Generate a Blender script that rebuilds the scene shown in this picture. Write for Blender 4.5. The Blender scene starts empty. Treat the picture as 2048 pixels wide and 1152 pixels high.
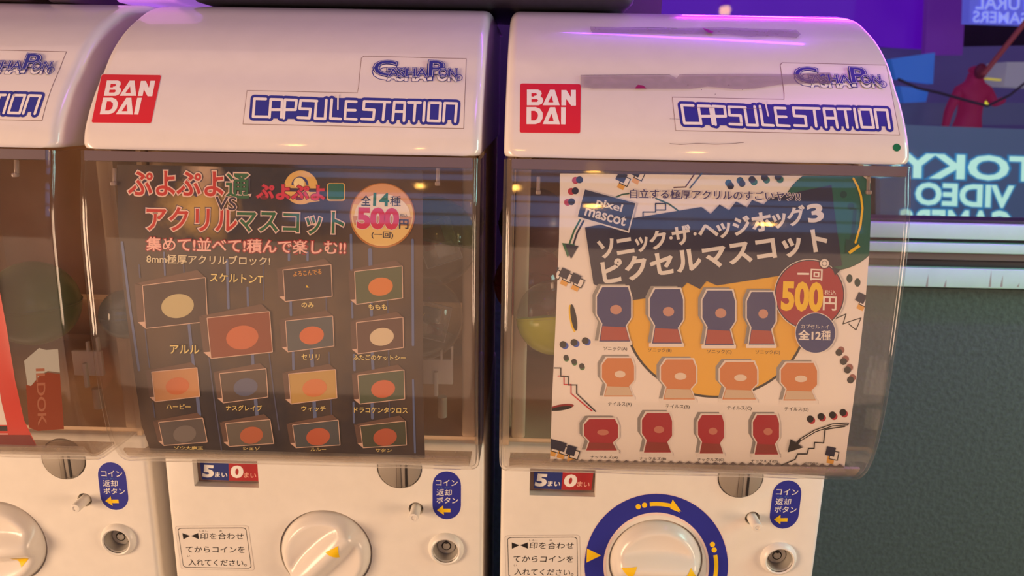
import bpy, bmesh, math, random
from mathutils import Vector, Matrix
random.seed(7)
sc = bpy.context.scene
col = sc.collection
PI = math.pi

# ------------------------------------------------------------------ camera
F_PX, PITCH, YAW, ROLL = 1500.0, 0.24343, -0.01774, -0.01826
cp, sp, cy_, sy_ = math.cos(PITCH), math.sin(PITCH), math.cos(YAW), math.sin(YAW)
FWD = Vector((sy_*cp, cy_*cp, -sp))
_r = Vector((cy_, -sy_, 0)); _u = _r.cross(FWD)
RIGHT = _r*math.cos(ROLL) - _u*math.sin(ROLL)
UP = _r*math.sin(ROLL) + _u*math.cos(ROLL)
cd = bpy.data.cameras.new('camera'); cam = bpy.data.objects.new('camera', cd); col.objects.link(cam)
m = Matrix((RIGHT, UP, -FWD)).transposed().to_4x4(); cam.matrix_world = m
cd.sensor_width = 36; cd.lens = F_PX/2048*36; cd.clip_start = .02
cd.dof.use_dof = True; cd.dof.focus_distance = .575; cd.dof.aperture_fstop = cd.lens/1000/0.0026
sc.camera = cam

# ------------------------------------------------------------------ world, lights, exposure
sc.view_settings.view_transform = 'Standard'; sc.view_settings.look = 'None'
sc.view_settings.gamma = 1; sc.view_settings.use_curve_mapping = False
sc.view_settings.exposure = 0.0
sc.cycles.transparent_max_bounces = 32
sc.cycles.max_bounces = 8
w = bpy.data.worlds.new('world'); sc.world = w; w.use_nodes = True
w.node_tree.nodes['Background'].inputs[0].default_value = (.62, .46, .42, 1)
w.node_tree.nodes['Background'].inputs[1].default_value = .10

def area(name, loc, target, size, sy, energy, color):
    l = bpy.data.lights.new(name, 'AREA'); l.shape = 'RECTANGLE'; l.size = size; l.size_y = sy
    l.energy = energy; l.color = color
    o = bpy.data.objects.new(name, l); col.objects.link(o); o.location = loc
    o.rotation_euler = (Vector(target)-Vector(loc)).to_track_quat('-Z', 'Y').to_euler()
    return o
area('warm_left_light', (-2.3, -.9, -.25), (0, .55, -.3), .9, 1.2, 74, (1, .66, .41))
area('warm_right_light', (2.9, -.7, -.35), (0, .55, -.3), .9, 1.2, 50, (1, .66, .42))
area('warm_low_front_light', (0, -2.0, -.95), (0, .55, -.5), 4.2, 1.5, 17, (1, .62, .40))
area('warm_ceiling_light', (-.8, -.1, 2.0), (-.6, 0, 0), 3.4, 2.6, 20, (1, .65, .56))
area('purple_ceiling_light', (.75, .35, 1.35), (.3, .6, 0), .5, .3, 4.4, (.50, .10, 1))
area('purple_led_light', (.55, .846, .157), (.45, .66, .03), .8, .008, 1.1, (.42, .05, 1))
area('purple_wall_light', (-.1, .90, .36), (-.05, 1.06, .0), .9, .03, 3.4, (.30, .03, 1))
area('mint_window_light', (1.5, .35, .35), (1.0, 1.0, -.22), .5, .5, 10, (.50, 1, .88))
area('purple_far_light', (.9, 1.6, 1.3), (.9, 3.3, .55), .7, .3, 3, (.34, .03, 1))

# ------------------------------------------------------------------ helpers
def lin(c):
    return tuple(((v/255)/12.92 if v/255 <= .04045 else ((v/255+.055)/1.055)**2.4) for v in c)
_mats = {}
def mat(name, rgb, rough=.5, metal=0, emis=0, noise=0, nscale=60, bump=0, alpha=1, spec=.5, srgb=True):
    if name in _mats: return _mats[name]
    m = bpy.data.materials.new(name); m.use_nodes = True; nt = m.node_tree; b = nt.nodes['Principled BSDF']
    c = lin(rgb) if srgb else rgb
    b.inputs['Base Color'].default_value = (*c, 1); b.inputs['Roughness'].default_value = rough
    b.inputs['Metallic'].default_value = metal; b.inputs['Specular IOR Level'].default_value = spec
    b.inputs['Alpha'].default_value = alpha
    if emis:
        b.inputs['Emission Color'].default_value = (*c, 1); b.inputs['Emission Strength'].default_value = emis
    if noise or bump:
        tc = nt.nodes.new('ShaderNodeTexCoord'); n = nt.nodes.new('ShaderNodeTexNoise')
        n.inputs['Scale'].default_value = nscale; n.inputs['Detail'].default_value = 5
        nt.links.new(tc.outputs['Object'], n.inputs['Vector'])
        if noise:
            r = nt.nodes.new('ShaderNodeValToRGB')
            r.color_ramp.elements[0].position = .3; r.color_ramp.elements[1].position = .7
            r.color_ramp.elements[0].color = (*[max(0, v*(1-noise)) for v in c], 1)
            r.color_ramp.elements[1].color = (*[min(1, v*(1+noise)) for v in c], 1)
            nt.links.new(n.outputs['Fac'], r.inputs['Fac']); nt.links.new(r.outputs['Color'], b.inputs['Base Color'])
        if bump:
            bp = nt.nodes.new('ShaderNodeBump'); bp.inputs['Strength'].default_value = bump; bp.inputs['Distance'].default_value = .002
            nt.links.new(n.outputs['Fac'], bp.inputs['Height']); nt.links.new(bp.outputs['Normal'], b.inputs['Normal'])
    _mats[name] = m; return m

def clear(name, tint, haze, rough=.04, ior=1.5, hazecol=(.8, .75, .7)):
    """thin clear plastic: see-through, Fresnel gloss, a little dusty haze"""
    if name in _mats: return _mats[name]
    m = bpy.data.materials.new(name); m.use_nodes = True; nt = m.node_tree
    for n in list(nt.nodes): nt.nodes.remove(n)
    N = nt.nodes.new; L = nt.links.new
    out = N('ShaderNodeOutputMaterial'); tr = N('ShaderNodeBsdfTransparent'); tr.inputs[0].default_value = (*tint, 1)
    gl = N('ShaderNodeBsdfGlossy'); gl.inputs['Roughness'].default_value = rough; gl.inputs[0].default_value = (1, 1, 1, 1)
    df = N('ShaderNodeBsdfDiffuse'); df.inputs[0].default_value = (*hazecol, 1)
    lw = N('ShaderNodeLayerWeight'); lw.inputs[0].default_value = .5
    pw = N('ShaderNodeMath'); pw.operation = 'POWER'; pw.inputs[1].default_value = 5; L(lw.outputs['Facing'], pw.inputs[0])
    fr = N('ShaderNodeMath'); fr.operation = 'MULTIPLY_ADD'; fr.inputs[1].default_value = 1-((ior-1)/(ior+1))**2; fr.inputs[2].default_value = ((ior-1)/(ior+1))**2; L(pw.outputs[0], fr.inputs[0])
    tc = N('ShaderNodeTexCoord'); no = N('ShaderNodeTexNoise'); no.inputs['Scale'].default_value = 25; no.inputs['Detail'].default_value = 6
    L(tc.outputs['Object'], no.inputs['Vector'])
    mu = N('ShaderNodeMath'); mu.operation = 'MULTIPLY'; mu.inputs[1].default_value = haze*2; L(no.outputs['Fac'], mu.inputs[0])
    m1 = N('ShaderNodeMixShader'); L(mu.outputs[0], m1.inputs[0]); L(tr.outputs[0], m1.inputs[1]); L(df.outputs[0], m1.inputs[2])
    m2 = N('ShaderNodeMixShader'); L(fr.outputs[0], m2.inputs[0]); L(m1.outputs[0], m2.inputs[1]); L(gl.outputs[0], m2.inputs[2])
    L(m2.outputs[0], out.inputs[0])
    _mats[name] = m; return m

def tag(o, label=None, cat=None, group=None, kind=None):
    if label: o['label'] = label
    if cat: o['category'] = cat
    if group: o['group'] = group
    if kind: o['kind'] = kind
    return o
def link(name, mesh, parent=None, loc=None):
    o = bpy.data.objects.new(name, mesh); col.objects.link(o)
    if parent: o.parent = parent
    if loc: o.location = loc
    return o
def empty(name, loc, label, cat, group=None):
    o = bpy.data.objects.new(name, None); col.objects.link(o); o.location = loc; o.empty_display_size = .02
    return tag(o, label, cat, group)
def smooth(me, ang=35):
    for p in me.polygons: p.use_smooth = True
    me.set_sharp_from_angle(angle=math.radians(ang))
def mk(name, bm, mats, ang=35):
    bmesh.ops.recalc_face_normals(bm, faces=bm.faces)
    me = bpy.data.meshes.new(name); bm.to_mesh(me); bm.free()
    for m in (mats if isinstance(mats, (list, tuple)) else [mats]): me.materials.append(m)
    smooth(me, ang); return me
def box(bm, c, s, rot=None, mi=0, bev=0):
    r = bmesh.ops.create_cube(bm, size=1)
    M = Matrix.Translation(c) @ (rot.to_4x4() if rot else Matrix.Identity(4)) @ Matrix.Diagonal((*s, 1))
    bmesh.ops.transform(bm, matrix=M, verts=r['verts'])
    fs = {f for v in r['verts'] for f in v.link_faces}
    for f in fs: f.material_index = mi
    if bev:
        es = list({e for f in fs for e in f.edges})
        bmesh.ops.bevel(bm, geom=es, offset=bev, segments=3, affect='EDGES', profile=.5)
def tube(bm, pts, r, seg=10, cap=True, mi=0):
    rings = []
    pts = [Vector(p) for p in pts]
    for i, p in enumerate(pts):
        d = (pts[min(i+1, len(pts)-1)]-pts[max(i-1, 0)]).normalized()
        a = d.orthogonal().normalized() if abs(d.z) > .9 else d.cross(Vector((0, 0, 1))).normalized()
        b = d.cross(a); rr = r[i] if isinstance(r, (list, tuple)) else r
        rings.append([bm.verts.new(p + a*math.cos(2*PI*k/seg)*rr + b*math.sin(2*PI*k/seg)*rr) for k in range(seg)])
    for A, B in zip(rings, rings[1:]):
        for k in range(seg):
            bm.faces.new((A[k], A[(k+1) % seg], B[(k+1) % seg], B[k])).material_index = mi
    if cap:
        bm.faces.new(rings[0]).material_index = mi; bm.faces.new(rings[-1]).material_index = mi
def lathe(bm, prof, seg=40, origin=(0, 0, 0), mi=None):
    """prof: (radius, height towards the camera = -Y); axis along Y"""
    ox, oy, oz = origin; rings = []
    for r, h in prof:
        if r < 1e-6: rings.append([bm.verts.new((ox, oy-h, oz))])
        else: rings.append([bm.verts.new((ox+r*math.cos(2*PI*k/seg), oy-h, oz+r*math.sin(2*PI*k/seg))) for k in range(seg)])
    for i, (A, B) in enumerate(zip(rings, rings[1:])):
        for k in range(seg):
            a = A[k % len(A)]; b = A[(k+1) % len(A)]; c = B[(k+1) % len(B)]; d = B[k % len(B)]
            vs = []
            for v in (a, b, c, d):
                if v not in vs: vs.append(v)
            if len(vs) > 2:
                f = bm.faces.new(vs)
                if mi: f.material_index = mi[i]

# photograph rays on to real surfaces
def ray(px, py): return FWD + RIGHT*((px-1024)/F_PX) - UP*((py-576)/F_PX)
def atY(px, py, Y):
    d = ray(px, py); return d*(Y/d.y)
def atX(px, py, X):
    d = ray(px, py); return d*(X/d.x)
def catmull(P, n=6):
    out = []
    for i in range(len(P)-1):
        p0, p1, p2, p3 = P[max(i-1, 0)], P[i], P[i+1], P[min(i+2, len(P)-1)]
        for k in range(n):
            t = k/n
            out.append(tuple(.5*((2*p1[j]) + (-p0[j]+p2[j])*t + (2*p0[j]-5*p1[j]+4*p2[j]-p3[j])*t*t + (-p0[j]+3*p1[j]-3*p2[j]+p3[j])*t**3) for j in (0, 1)))
    return out + [P[-1]]
def offset(prof, d):
    """positive d = outwards, towards the viewer / up"""
    out = []
    for i, p in enumerate(prof):
        a = prof[max(i-1, 0)]; b = prof[min(i+1, len(prof)-1)]
        ty, tz = b[0]-a[0], b[1]-a[1]; l = math.hypot(ty, tz) or 1
        out.append((p[0]-abs(tz)/l*d*(1 if tz else 0), p[1] + (ty/l*d if tz > 0 else -ty/l*d)))
    return out
HOOD = catmull([(.5315, -.0375), (.5355, -.0245), (.544, -.0105), (.5555, .004), (.568, .0168), (.583, .0325), (.603, .0475),
                (.625, .0592), (.652, .0697), (.695, .0765), (.75, .079)], 7)
CASE = catmull([(.5275, -.0385), (.5248, -.052), (.5205, -.068), (.5165, -.09), (.5148, -.115), (.5138, -.145), (.5130, -.175), (.5133, -.205),
                (.5160, -.235), (.5205, -.256), (.5290, -.2735)], 7)
def hit(prof, px, py):
    """ray of a photograph pixel against an extruded profile"""
    d = ray(px, py); k = d.z/d.y
    for (y0, z0), (y1, z1) in zip(prof, prof[1:]):
        a, b = z0-k*y0, z1-k*y1
        if a*b <= 0 and a != b:
            t = a/(a-b); Y = y0+(y1-y0)*t; return d*(Y/d.y)
    # beyond the ends: continue the nearer end segment
    best = None
    for (y0, z0), (y1, z1) in ((prof[1], prof[0]), (prof[-2], prof[-1])):
        dy, dz = y1-y0, z1-z0; den = dz-k*dy
        if abs(den) < 1e-9: continue
        t = (k*y0-z0)/den
        if t >= 1 and (best is None or t < best[0]): best = (t, y0+dy*t)
    Y = best[1] if best and best[1] > .3 else prof[-1][0]
    return d*(Y/d.y)

# ------------------------------------------------------------------ flat print (stickers, posters) laid out as real thin shapes
LAYER = 7e-5
class Art:
    def __init__(s, clip=None): s.el = []; s.clip = clip; s.mats = []
    def _add(s, verts, faces, m, lay=None):
        if not verts: return
        xs = [v[0] for v in verts]; ys = [v[1] for v in verts]
        bb = (min(xs), min(ys), max(xs), max(ys))
        if lay is None:
            lay = 0
            for b, l, *_ in s.el:
                if b[0] < bb[2] and b[2] > bb[0] and b[1] < bb[3] and b[3] > bb[1]: lay = max(lay, l+1)
        if m not in s.mats: s.mats.append(m)
        s.el.append((bb, lay, verts, faces, s.mats.index(m)))
    def poly(s, pts, m, lay=None, noclip=False):
        pts = [tuple(p) for p in pts]
        if s.clip and not noclip:
            for (ax, ay), (bx, by) in zip(s.clip, s.clip[1:]+s.clip[:1]):
                out = []
                side = lambda p: (bx-ax)*(p[1]-ay)-(by-ay)*(p[0]-ax)
                for i, p in enumerate(pts):
                    q = pts[(i+1) % len(pts)]; sp_, sq = side(p), side(q)
                    if sp_ >= 0: out.append(p)
                    if sp_*sq < 0:
                        t = sp_/(sp_-sq); out.append((p[0]+(q[0]-p[0])*t, p[1]+(q[1]-p[1])*t))
                pts = out
                if len(pts) < 3: return
        s._add(pts, [list(range(len(pts)))], m, lay)
    def circ(s, x, y, r, m, ry=None, rot=0, n=40, lay=None):
        ry = ry or r; c, d = math.cos(rot), math.sin(rot)
        s.poly([(x+r*math.cos(2*PI*k/n)*c-ry*math.sin(2*PI*k/n)*d, y+r*math.cos(2*PI*k/n)*d+ry*math.sin(2*PI*k/n)*c) for k in range(n)], m, lay)
    def ring(s, x, y, r0, r1, m, a0=0, a1=2*PI, n=48, ky=1):
        V = []; Fs = []
        for k in range(n+1):
            a = a0+(a1-a0)*k/n
            V += [(x+r0*math.cos(a), y+r0*ky*math.sin(a)), (x+r1*math.cos(a), y+r1*ky*math.sin(a))]
            if k: Fs.append([2*k-2, 2*k-1, 2*k+1, 2*k])
        s._add(V, Fs, m)
    def rrect(s, x0, y0, x1, y1, r, m, tf=None, lay=None):
        P = []
        for cx, cy, a in ((x1-r, y0+r, -PI/2), (x1-r, y1-r, 0), (x0+r, y1-r, PI/2), (x0+r, y0+r, PI)):
            for k in range(7): P.append((cx+r*math.cos(a+PI/2*k/6), cy+r*math.sin(a+PI/2*k/6)))
        s.poly([tf(*p) for p in P] if tf else P, m, lay)
    def line(s, pts, wd, m, cap=True, lay=None, closed=False):
        pts = [tuple(p) for p in pts]
        if closed: pts = pts+[pts[0]]
        V = []; Fs = []
        for (ax, ay), (bx, by) in zip(pts, pts[1:]):
            l = math.hypot(bx-ax, by-ay) or 1; nx, ny = -(by-ay)/l*wd/2, (bx-ax)/l*wd/2; k = len(V)
            V += [(ax+nx, ay+ny), (bx+nx, by+ny), (bx-nx, by-ny), (ax-nx, ay-ny)]; Fs.append([k, k+1, k+2, k+3])
        if cap and wd > 1.5:
            s._add(V, Fs, m, lay); V = []; Fs = []
            for (x, y) in pts:
                k = len(V); V += [(x+wd/2*math.cos(2*PI*j/12), y+wd/2*math.sin(2*PI*j/12)) for j in range(12)]; Fs.append(list(range(k, k+12)))
            s._add(V, Fs, m, None if lay is None else lay+.45); return
        s._add(V, Fs, m, lay)
    def text(s, t, p0, p1, h, mats, flip=False, shear=0):
        """t fills the box whose lower edge runs p0-p1 (pixels) and whose height is h; mats = [(offset, material), ...] back to front"""
        base = _text(t, 0)
        if not base[0]: return
        xs = [v[0] for v in base[0]]; ys = [v[1] for v in base[0]]
        x0, x1, y0, y1 = min(xs), max(xs), min(ys), max(ys)
        ux, uy = (p1[0]-p0[0]), (p1[1]-p0[1]); L = math.hypot(ux, uy); vx, vy = uy/L*h, -ux/L*h
        for off, m in mats:
            V, Fs = _text(t, off); out = []
            for x, y in V:
                a = (x-x0)/(x1-x0 or 1); b = (y-y0)/(y1-y0 or 1)
                a2 = a+shear*b
                if flip: a2 = 1-a2
                out.append((p0[0]+ux*a2+vx*b, p0[1]+uy*a2+vy*b))
            s._add(out, Fs, m)
    def mesh(s, name, surf, origin, step=8, base=1.2e-4):
        """surf(d) -> function (px, py) -> world point on the surface lifted by d"""
        bm = bmesh.new(); cache = {}
        for bb, lay, V, Fs, mi in s.el:
            b2 = bmesh.new(); vs = [b2.verts.new((x, y, 0)) for x, y in V]
            for f in Fs:
                try: b2.faces.new([vs[i] for i in f])
                except ValueError: pass
            for f in b2.faces: f.normal_update()
            big = [f for f in b2.faces if len(f.verts) > 4]
            if big: bmesh.ops.triangulate(b2, faces=big, ngon_method='EAR_CLIP')
            if step:
                yy = math.floor(bb[1]/step)*step+step
                while yy < bb[3]:
                    bmesh.ops.bisect_plane(b2, geom=b2.verts[:]+b2.edges[:]+b2.faces[:], plane_co=(0, yy, 0), plane_no=(0, 1, 0)); yy += step
            if lay not in cache: cache[lay] = surf(base+lay*LAYER)
            fn = cache[lay]; mp = {}
            for v in b2.verts: mp[v] = bm.verts.new(fn(v.co.x, v.co.y)-origin)
            for f in b2.faces:
                q = bm.faces.new([mp[v] for v in f.verts]); q.material_index = mi
            b2.free()
        for f in bm.faces:
            f.normal_update()
            if f.normal.y > 0: f.normal_flip()
        me = bpy.data.meshes.new(name); bm.to_mesh(me); bm.free()
        for m in s.mats: me.materials.append(m)
        return me
_tc = {}
def _text(t, off):
    k = (t, off)
    if k not in _tc:
        c = bpy.data.curves.new('lettering', 'FONT'); c.body = t; c.offset = off; c.resolution_u = 3
        o = bpy.data.objects.new('lettering', c); me = o.to_mesh()
        _tc[k] = ([(v.co.x, v.co.y) for v in me.vertices], [list(p.vertices) for p in me.polygons])
        o.to_mesh_clear(); bpy.data.objects.remove(o); bpy.data.curves.remove(c)
    return _tc[k]
def surf_prof(prof):
    return lambda d: (lambda P: (lambda x, y: hit(P, x, y)))(offset(prof, d))
def surf_Y(Y):
    return lambda d: (lambda x, y: atY(x, y, Y-d))
def ink(name, rgb, rough=.45): return mat('print_'+name, rgb, rough)
K_white = ink('white', (236, 232, 226)); K_blue = ink('blue', (38, 44, 150)); K_navy = ink('navy', (30, 30, 62)); K_red = ink('red', (214, 26, 46))
K_yellow = ink('yellow', (250, 205, 20)); K_black = ink('black', (28, 24, 26)); K_green = ink('green', (28, 105, 70)); K_grey = ink('grey', (120, 116, 116))
K_line = ink('hairline', (150, 124, 116)); K_plastic = mat('label_film', (226, 218, 210), .3)
K_orange = ink('orange', (238, 160, 60)); K_cream = ink('cream', (250, 232, 170)); K_sky = ink('sky', (80, 130, 190))
K_gold = ink('gold', (236, 190, 100)); K_pink = ink('pink', (255, 196, 186)); K_magenta = ink('magenta', (214, 40, 90))

white_pl = mat('white_plastic', (232, 226, 216), .33, noise=.02, nscale=90)
hood_pl = mat('hood_plastic', (232, 222, 216), .30, noise=.02, nscale=60)
hood_pl.node_tree.nodes['Principled BSDF'].inputs['Coat Weight'].default_value = .7
hood_pl.node_tree.nodes['Principled BSDF'].inputs['Coat Roughness'].default_value = .06
case_m = clear('case_plastic', (.985, .975, .965), .021, .06)
rim_m = mat('smoky_rim', (118, 100, 104), .28, alpha=.86)
dark_pl = mat('dark_housing', (62, 50, 48), .6, noise=.1, nscale=30)
brown_in = mat('chamber_plastic', (214, 184, 150), .45, noise=.12, nscale=14)
steel = mat('brushed_grey_metal', (158, 148, 136), .5, metal=.15)
steel_k = mat('lock_metal', (166, 160, 150), .4, metal=.15)
steel_d = mat('dark_slot', (32, 27, 26), .6)

# ------------------------------------------------------------------ room
def plain(name, c, s, m, kind='structure', label=None):
    bm = bmesh.new(); box(bm, c, s); o = link(name, mk(name, bm, m)); return tag(o, label, None, None, kind)
wall_green = mat('rough_green_panel', (60, 80, 77), .75, noise=.2, nscale=150, bump=.7)
dark_wall = mat('dark_back_wall', (46, 36, 50), .7)
plain('floor', (.4, 2.2, -1.62), (7, 10, .04), mat('floor_tile', (70, 58, 52), .5, noise=.2, nscale=4))
plain('ceiling', (.4, 2.2, 2.12), (7, 10, .04), mat('ceiling_paint', (50, 40, 44), .8))
plain('wall_left', (-3.1, 2.2, .25), (.04, 10, 3.7), mat('brown_wall', (96, 70, 56), .7, noise=.1, nscale=3))
plain('wall_right', (3.9, 2.2, .25), (.04, 10, 3.7), _mats['brown_wall'])
plain('wall_behind', (.4, -2.8, .25), (7, .04, 3.7), _mats['brown_wall'])
plain('wall_far', (.4, 7.18, .25), (7, .04, 3.7), mat('far_wall', (60, 62, 84), .7, noise=.3, nscale=1.5))
WY = .98
zs = atY(1900, 577, WY).z
plain('wall_back', (.43, WY+.03, (zs-1.6)/2), (7, .06, zs+1.6), wall_green)
plain('wall_corner', (-1.48, WY+.03, (2.1+zs)/2), (3.28, .06, 2.1-zs), dark_wall)
mint = mat('pale_painted_metal', (178, 226, 210), .35, noise=.03, nscale=40)
grey_b = mat('grey_gasket', (108, 100, 100), .5); black_b = mat('black_gasket', (44, 38, 46), .5)
win = bpy.data.objects.new('window_1', None); col.objects.link(win); win.location = (1.9, WY, zs); tag(win, kind='structure')
def bar(name, ya, yb, m, proud):
    za = atY(1930, ya, WY-proud).z; zb = atY(1930, yb, WY-proud).z; bm = bmesh.new()
    box(bm, (2.0, WY+.03-(proud+.03)/2, (za+zb)/2), (3.8, proud+.03, abs(za-zb)), bev=.0012)
    o = link(name, mk(name, bm, m), win, (-1.9, -WY, -zs)); return o
bar('frame_rail', 538, 576, mint, .016); bar('gasket', 521, 538, black_b, .004); bar('frame_rail', 507, 521, grey_b, .010)
bar('frame_rail', 488, 507, mint, .020); bar('gasket', 479, 488, black_b, .004); bar('frame_rail', 449, 479, mint, .018)
bar('gasket', 440, 449, black_b, .006)
bm = bmesh.new(); zt = atY(1930, 441, WY+.02).z; box(bm, (2.0, WY+.03, (zt+1.9)/2), (3.8, .006, 1.9-zt))
pane = link('glass_pane', mk('glass_pane', bm, clear('window_glass', (.9, .92, .94), .004, .02, 1.2, (.5, .5, .75))), win, (-1.9, -WY, -zs))
# scratches and drips on the lowest rail
a = Art()
for x, h in ((1854, 26), (1890, 16), (1980, 34), (2003, 24), (2036, 8)):
    a.poly([(x-3, 574), (x+2, 574), (x+3, 574-h)], ink('dirt', (140, 150, 140)))
o = link('drip_mark', a.mesh('drip_mark', surf_Y(WY-.016), Vector((1.9, WY, zs)), 0), win); tag(o, 'dark drip marks on the lowest rail')

# ------------------------------------------------------------------ beyond the window
def emat(name, rgb, s): return mat(name, rgb, .6, emis=s)
SY = 2.35
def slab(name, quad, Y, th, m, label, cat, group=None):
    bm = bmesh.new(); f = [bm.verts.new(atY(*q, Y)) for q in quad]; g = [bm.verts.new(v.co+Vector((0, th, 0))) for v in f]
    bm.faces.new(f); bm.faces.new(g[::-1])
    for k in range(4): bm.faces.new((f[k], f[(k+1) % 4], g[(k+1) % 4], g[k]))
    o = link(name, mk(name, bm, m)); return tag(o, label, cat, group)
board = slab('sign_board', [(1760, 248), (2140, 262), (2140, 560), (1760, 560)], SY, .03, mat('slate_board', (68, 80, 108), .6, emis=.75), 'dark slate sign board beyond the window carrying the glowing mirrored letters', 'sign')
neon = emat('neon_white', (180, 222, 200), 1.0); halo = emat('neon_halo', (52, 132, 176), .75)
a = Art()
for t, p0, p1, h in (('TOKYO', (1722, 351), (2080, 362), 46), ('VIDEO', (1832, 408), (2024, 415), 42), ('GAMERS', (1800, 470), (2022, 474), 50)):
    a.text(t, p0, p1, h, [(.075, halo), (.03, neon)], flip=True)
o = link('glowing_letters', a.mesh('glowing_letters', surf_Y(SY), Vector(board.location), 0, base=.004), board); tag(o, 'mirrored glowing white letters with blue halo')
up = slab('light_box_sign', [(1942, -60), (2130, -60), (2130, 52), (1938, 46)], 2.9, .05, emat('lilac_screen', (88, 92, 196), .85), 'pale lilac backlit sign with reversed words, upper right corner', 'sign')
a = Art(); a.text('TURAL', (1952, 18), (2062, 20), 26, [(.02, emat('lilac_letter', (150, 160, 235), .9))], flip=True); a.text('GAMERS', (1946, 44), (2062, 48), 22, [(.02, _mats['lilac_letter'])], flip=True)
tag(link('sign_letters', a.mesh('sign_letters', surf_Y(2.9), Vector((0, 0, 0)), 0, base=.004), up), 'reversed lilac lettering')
slab('blue_screen', [(1782, 118), (1870, 105), (1866, 168), (1792, 158)], 2.9, .04, emat('screen_blue', (46, 98, 186), .62), 'larger blue screen glowing just right of the third hood', 'screen', 'blue screens beyond the window')
slab('blue_screen', [(1800, 172), (1858, 178), (1852, 204), (1808, 206)], 2.9, .04, _mats['screen_blue'], 'smaller blue screen glowing below the larger blue screen', 'screen', 'blue screens beyond the window')
slab('pale_box', [(2014, 124), (2080, 124), (2080, 176), (2008, 172)], 2.8, .12, emat('box_face', (140, 132, 150), .55), 'pale grey box at the right edge beyond the window', 'box')
slab('yellow_lamp', [(1953, 196), (1984, 198), (1982, 209), (1956, 208)], 2.8, .03, emat('lamp_yellow', (225, 225, 60), 1.0), 'brighter yellow lamp glowing beside the red clad figure', 'lamp')
slab('yellow_strip', [(1975, 155), (2003, 158), (2002, 162), (1974, 159)], 2.8, .02, emat('lamp_gold', (190, 170, 70), .8), 'thin gold light strip above the yellow lamp', 'lamp')
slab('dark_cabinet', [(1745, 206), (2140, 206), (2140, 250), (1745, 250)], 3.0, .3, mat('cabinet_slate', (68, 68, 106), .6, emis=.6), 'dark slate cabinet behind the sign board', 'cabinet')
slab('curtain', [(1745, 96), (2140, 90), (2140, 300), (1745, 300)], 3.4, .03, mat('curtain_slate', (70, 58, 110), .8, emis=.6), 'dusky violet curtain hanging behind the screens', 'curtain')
slab('purple_glow_panel', [(1180, -140), (1900, -140), (1880, 100), (1180, 60)], 3.3, .03, mat('glow_purple', (74, 2, 146), .7, emis=1.1), 'flat panel with purple LED glow in its colour, high behind the third hood', 'banner')  # purple LED light on the far wall, put into a glowing slab
slab('violet_banner', [(1858, -60), (1935, -60), (1925, 110), (1850, 110)], 3.2, .03, mat('banner_violet', (92, 34, 130), .7, emis=.7), 'violet banner hanging right of the deep purple glow panel', 'banner')
# cables and slanted orange pole
bm = bmesh.new(); tube(bm, [atY(1796, 158, 2.6), atY(1835, 176, 2.6), atY(1880, 186, 2.6), atY(1930, 200, 2.6), atY(1975, 212, 2.6), atY(2020, 190, 2.6), atY(2070, 150, 2.6)], .0045, 8)
tag(link('cable', mk('cable', bm, mat('cable_grey', (70, 55, 70), .6))), 'thin dark cable sagging across in front of the blue screens', 'cable')
bm = bmesh.new(); tube(bm, [atY(2062, 30, 2.7), atY(1966, 150, 2.7)], .009, 8)
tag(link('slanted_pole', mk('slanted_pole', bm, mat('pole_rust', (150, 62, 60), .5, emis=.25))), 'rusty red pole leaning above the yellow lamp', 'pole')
# a person in red, small in the distance
def skin(name, verts, edges, radii, m, parent=None, sub=1):
    me = bpy.data.meshes.new(name); me.from_pydata(verts, edges, []); o = bpy.data.objects.new(name, me); col.objects.link(o)
    sk = o.modifiers.new('skin', 'SKIN'); ss = o.modifiers.new('sub', 'SUBSURF'); ss.levels = ss.render_levels = sub
    for i, r in enumerate(radii): me.skin_vertices[0].data[i].radius = (r, r) if not isinstance(r, tuple) else r
    me.skin_vertices[0].data[0].use_root = True
    dg = bpy.context.evaluated_depsgraph_get(); dg.update(); me2 = bpy.data.meshes.new_from_object(o.evaluated_get(dg)); bpy.data.objects.remove(o)
    me2.materials.clear(); me2.materials.append(m); me2.name = name
    for p in me2.polygons: p.use_smooth = True
    return link(name, me2, parent)
PD = 2.78; c0 = atY(1935, 250, PD); s_ = atY(1935, 250, PD).z; u = (atY(1935, 100, PD).z-s_)   # visible height, head to waist
H = u/.52   # whole figure height
pr = empty('person', (c0.x, PD, s_-H*.55), 'person in a red hooded coat standing beyond the window, arm out', 'person')
def P(x, z, y=0): return (c0.x+x*H, PD+y*H, s_-H*.55+z*H)
body = skin('body', [P(0, .52), P(0, .62), P(0, .74), P(0, .81), P(0, .86), P(0, .93), P(-.1, .79), P(-.15, .65), P(-.16, .52), P(.1, .79), P(.17, .70), P(.24, .74),
                     P(-.06, .48), P(-.065, .27), P(-.07, .05), P(-.07, .03, -.06), P(.06, .48), P(.065, .27), P(.07, .05), P(.07, .03, -.06)],
            [(0, 1), (1, 2), (2, 3), (3, 4), (4, 5), (3, 6), (6, 7), (7, 8), (3, 9), (9, 10), (10, 11), (0, 12), (12, 13), (13, 14), (14, 15), (0, 16), (16, 17), (17, 18), (18, 19)],
            [v*H for v in (.085, .08, .09, .075, .045, .07, .042, .034, .024, .042, .034, .024, .06, .045, .032, .025, .06, .045, .032, .025)],
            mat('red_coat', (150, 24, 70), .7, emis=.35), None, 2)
body.parent = pr; body.location = -pr.location
hd = skin('hood', [P(0, .90), P(0, .97)], [(0, 1)], [.068*H, .055*H], _mats['red_coat'], None, 2); hd.parent = pr; hd.location = -pr.location
bm = bmesh.new(); bmesh.ops.create_uvsphere(bm, u_segments=12, v_segments=8, radius=.045*H); bmesh.ops.scale(bm, vec=(1, .5, 1.2), verts=bm.verts); bmesh.ops.translate(bm, vec=P(0, .925, -.055), verts=bm.verts)
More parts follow.
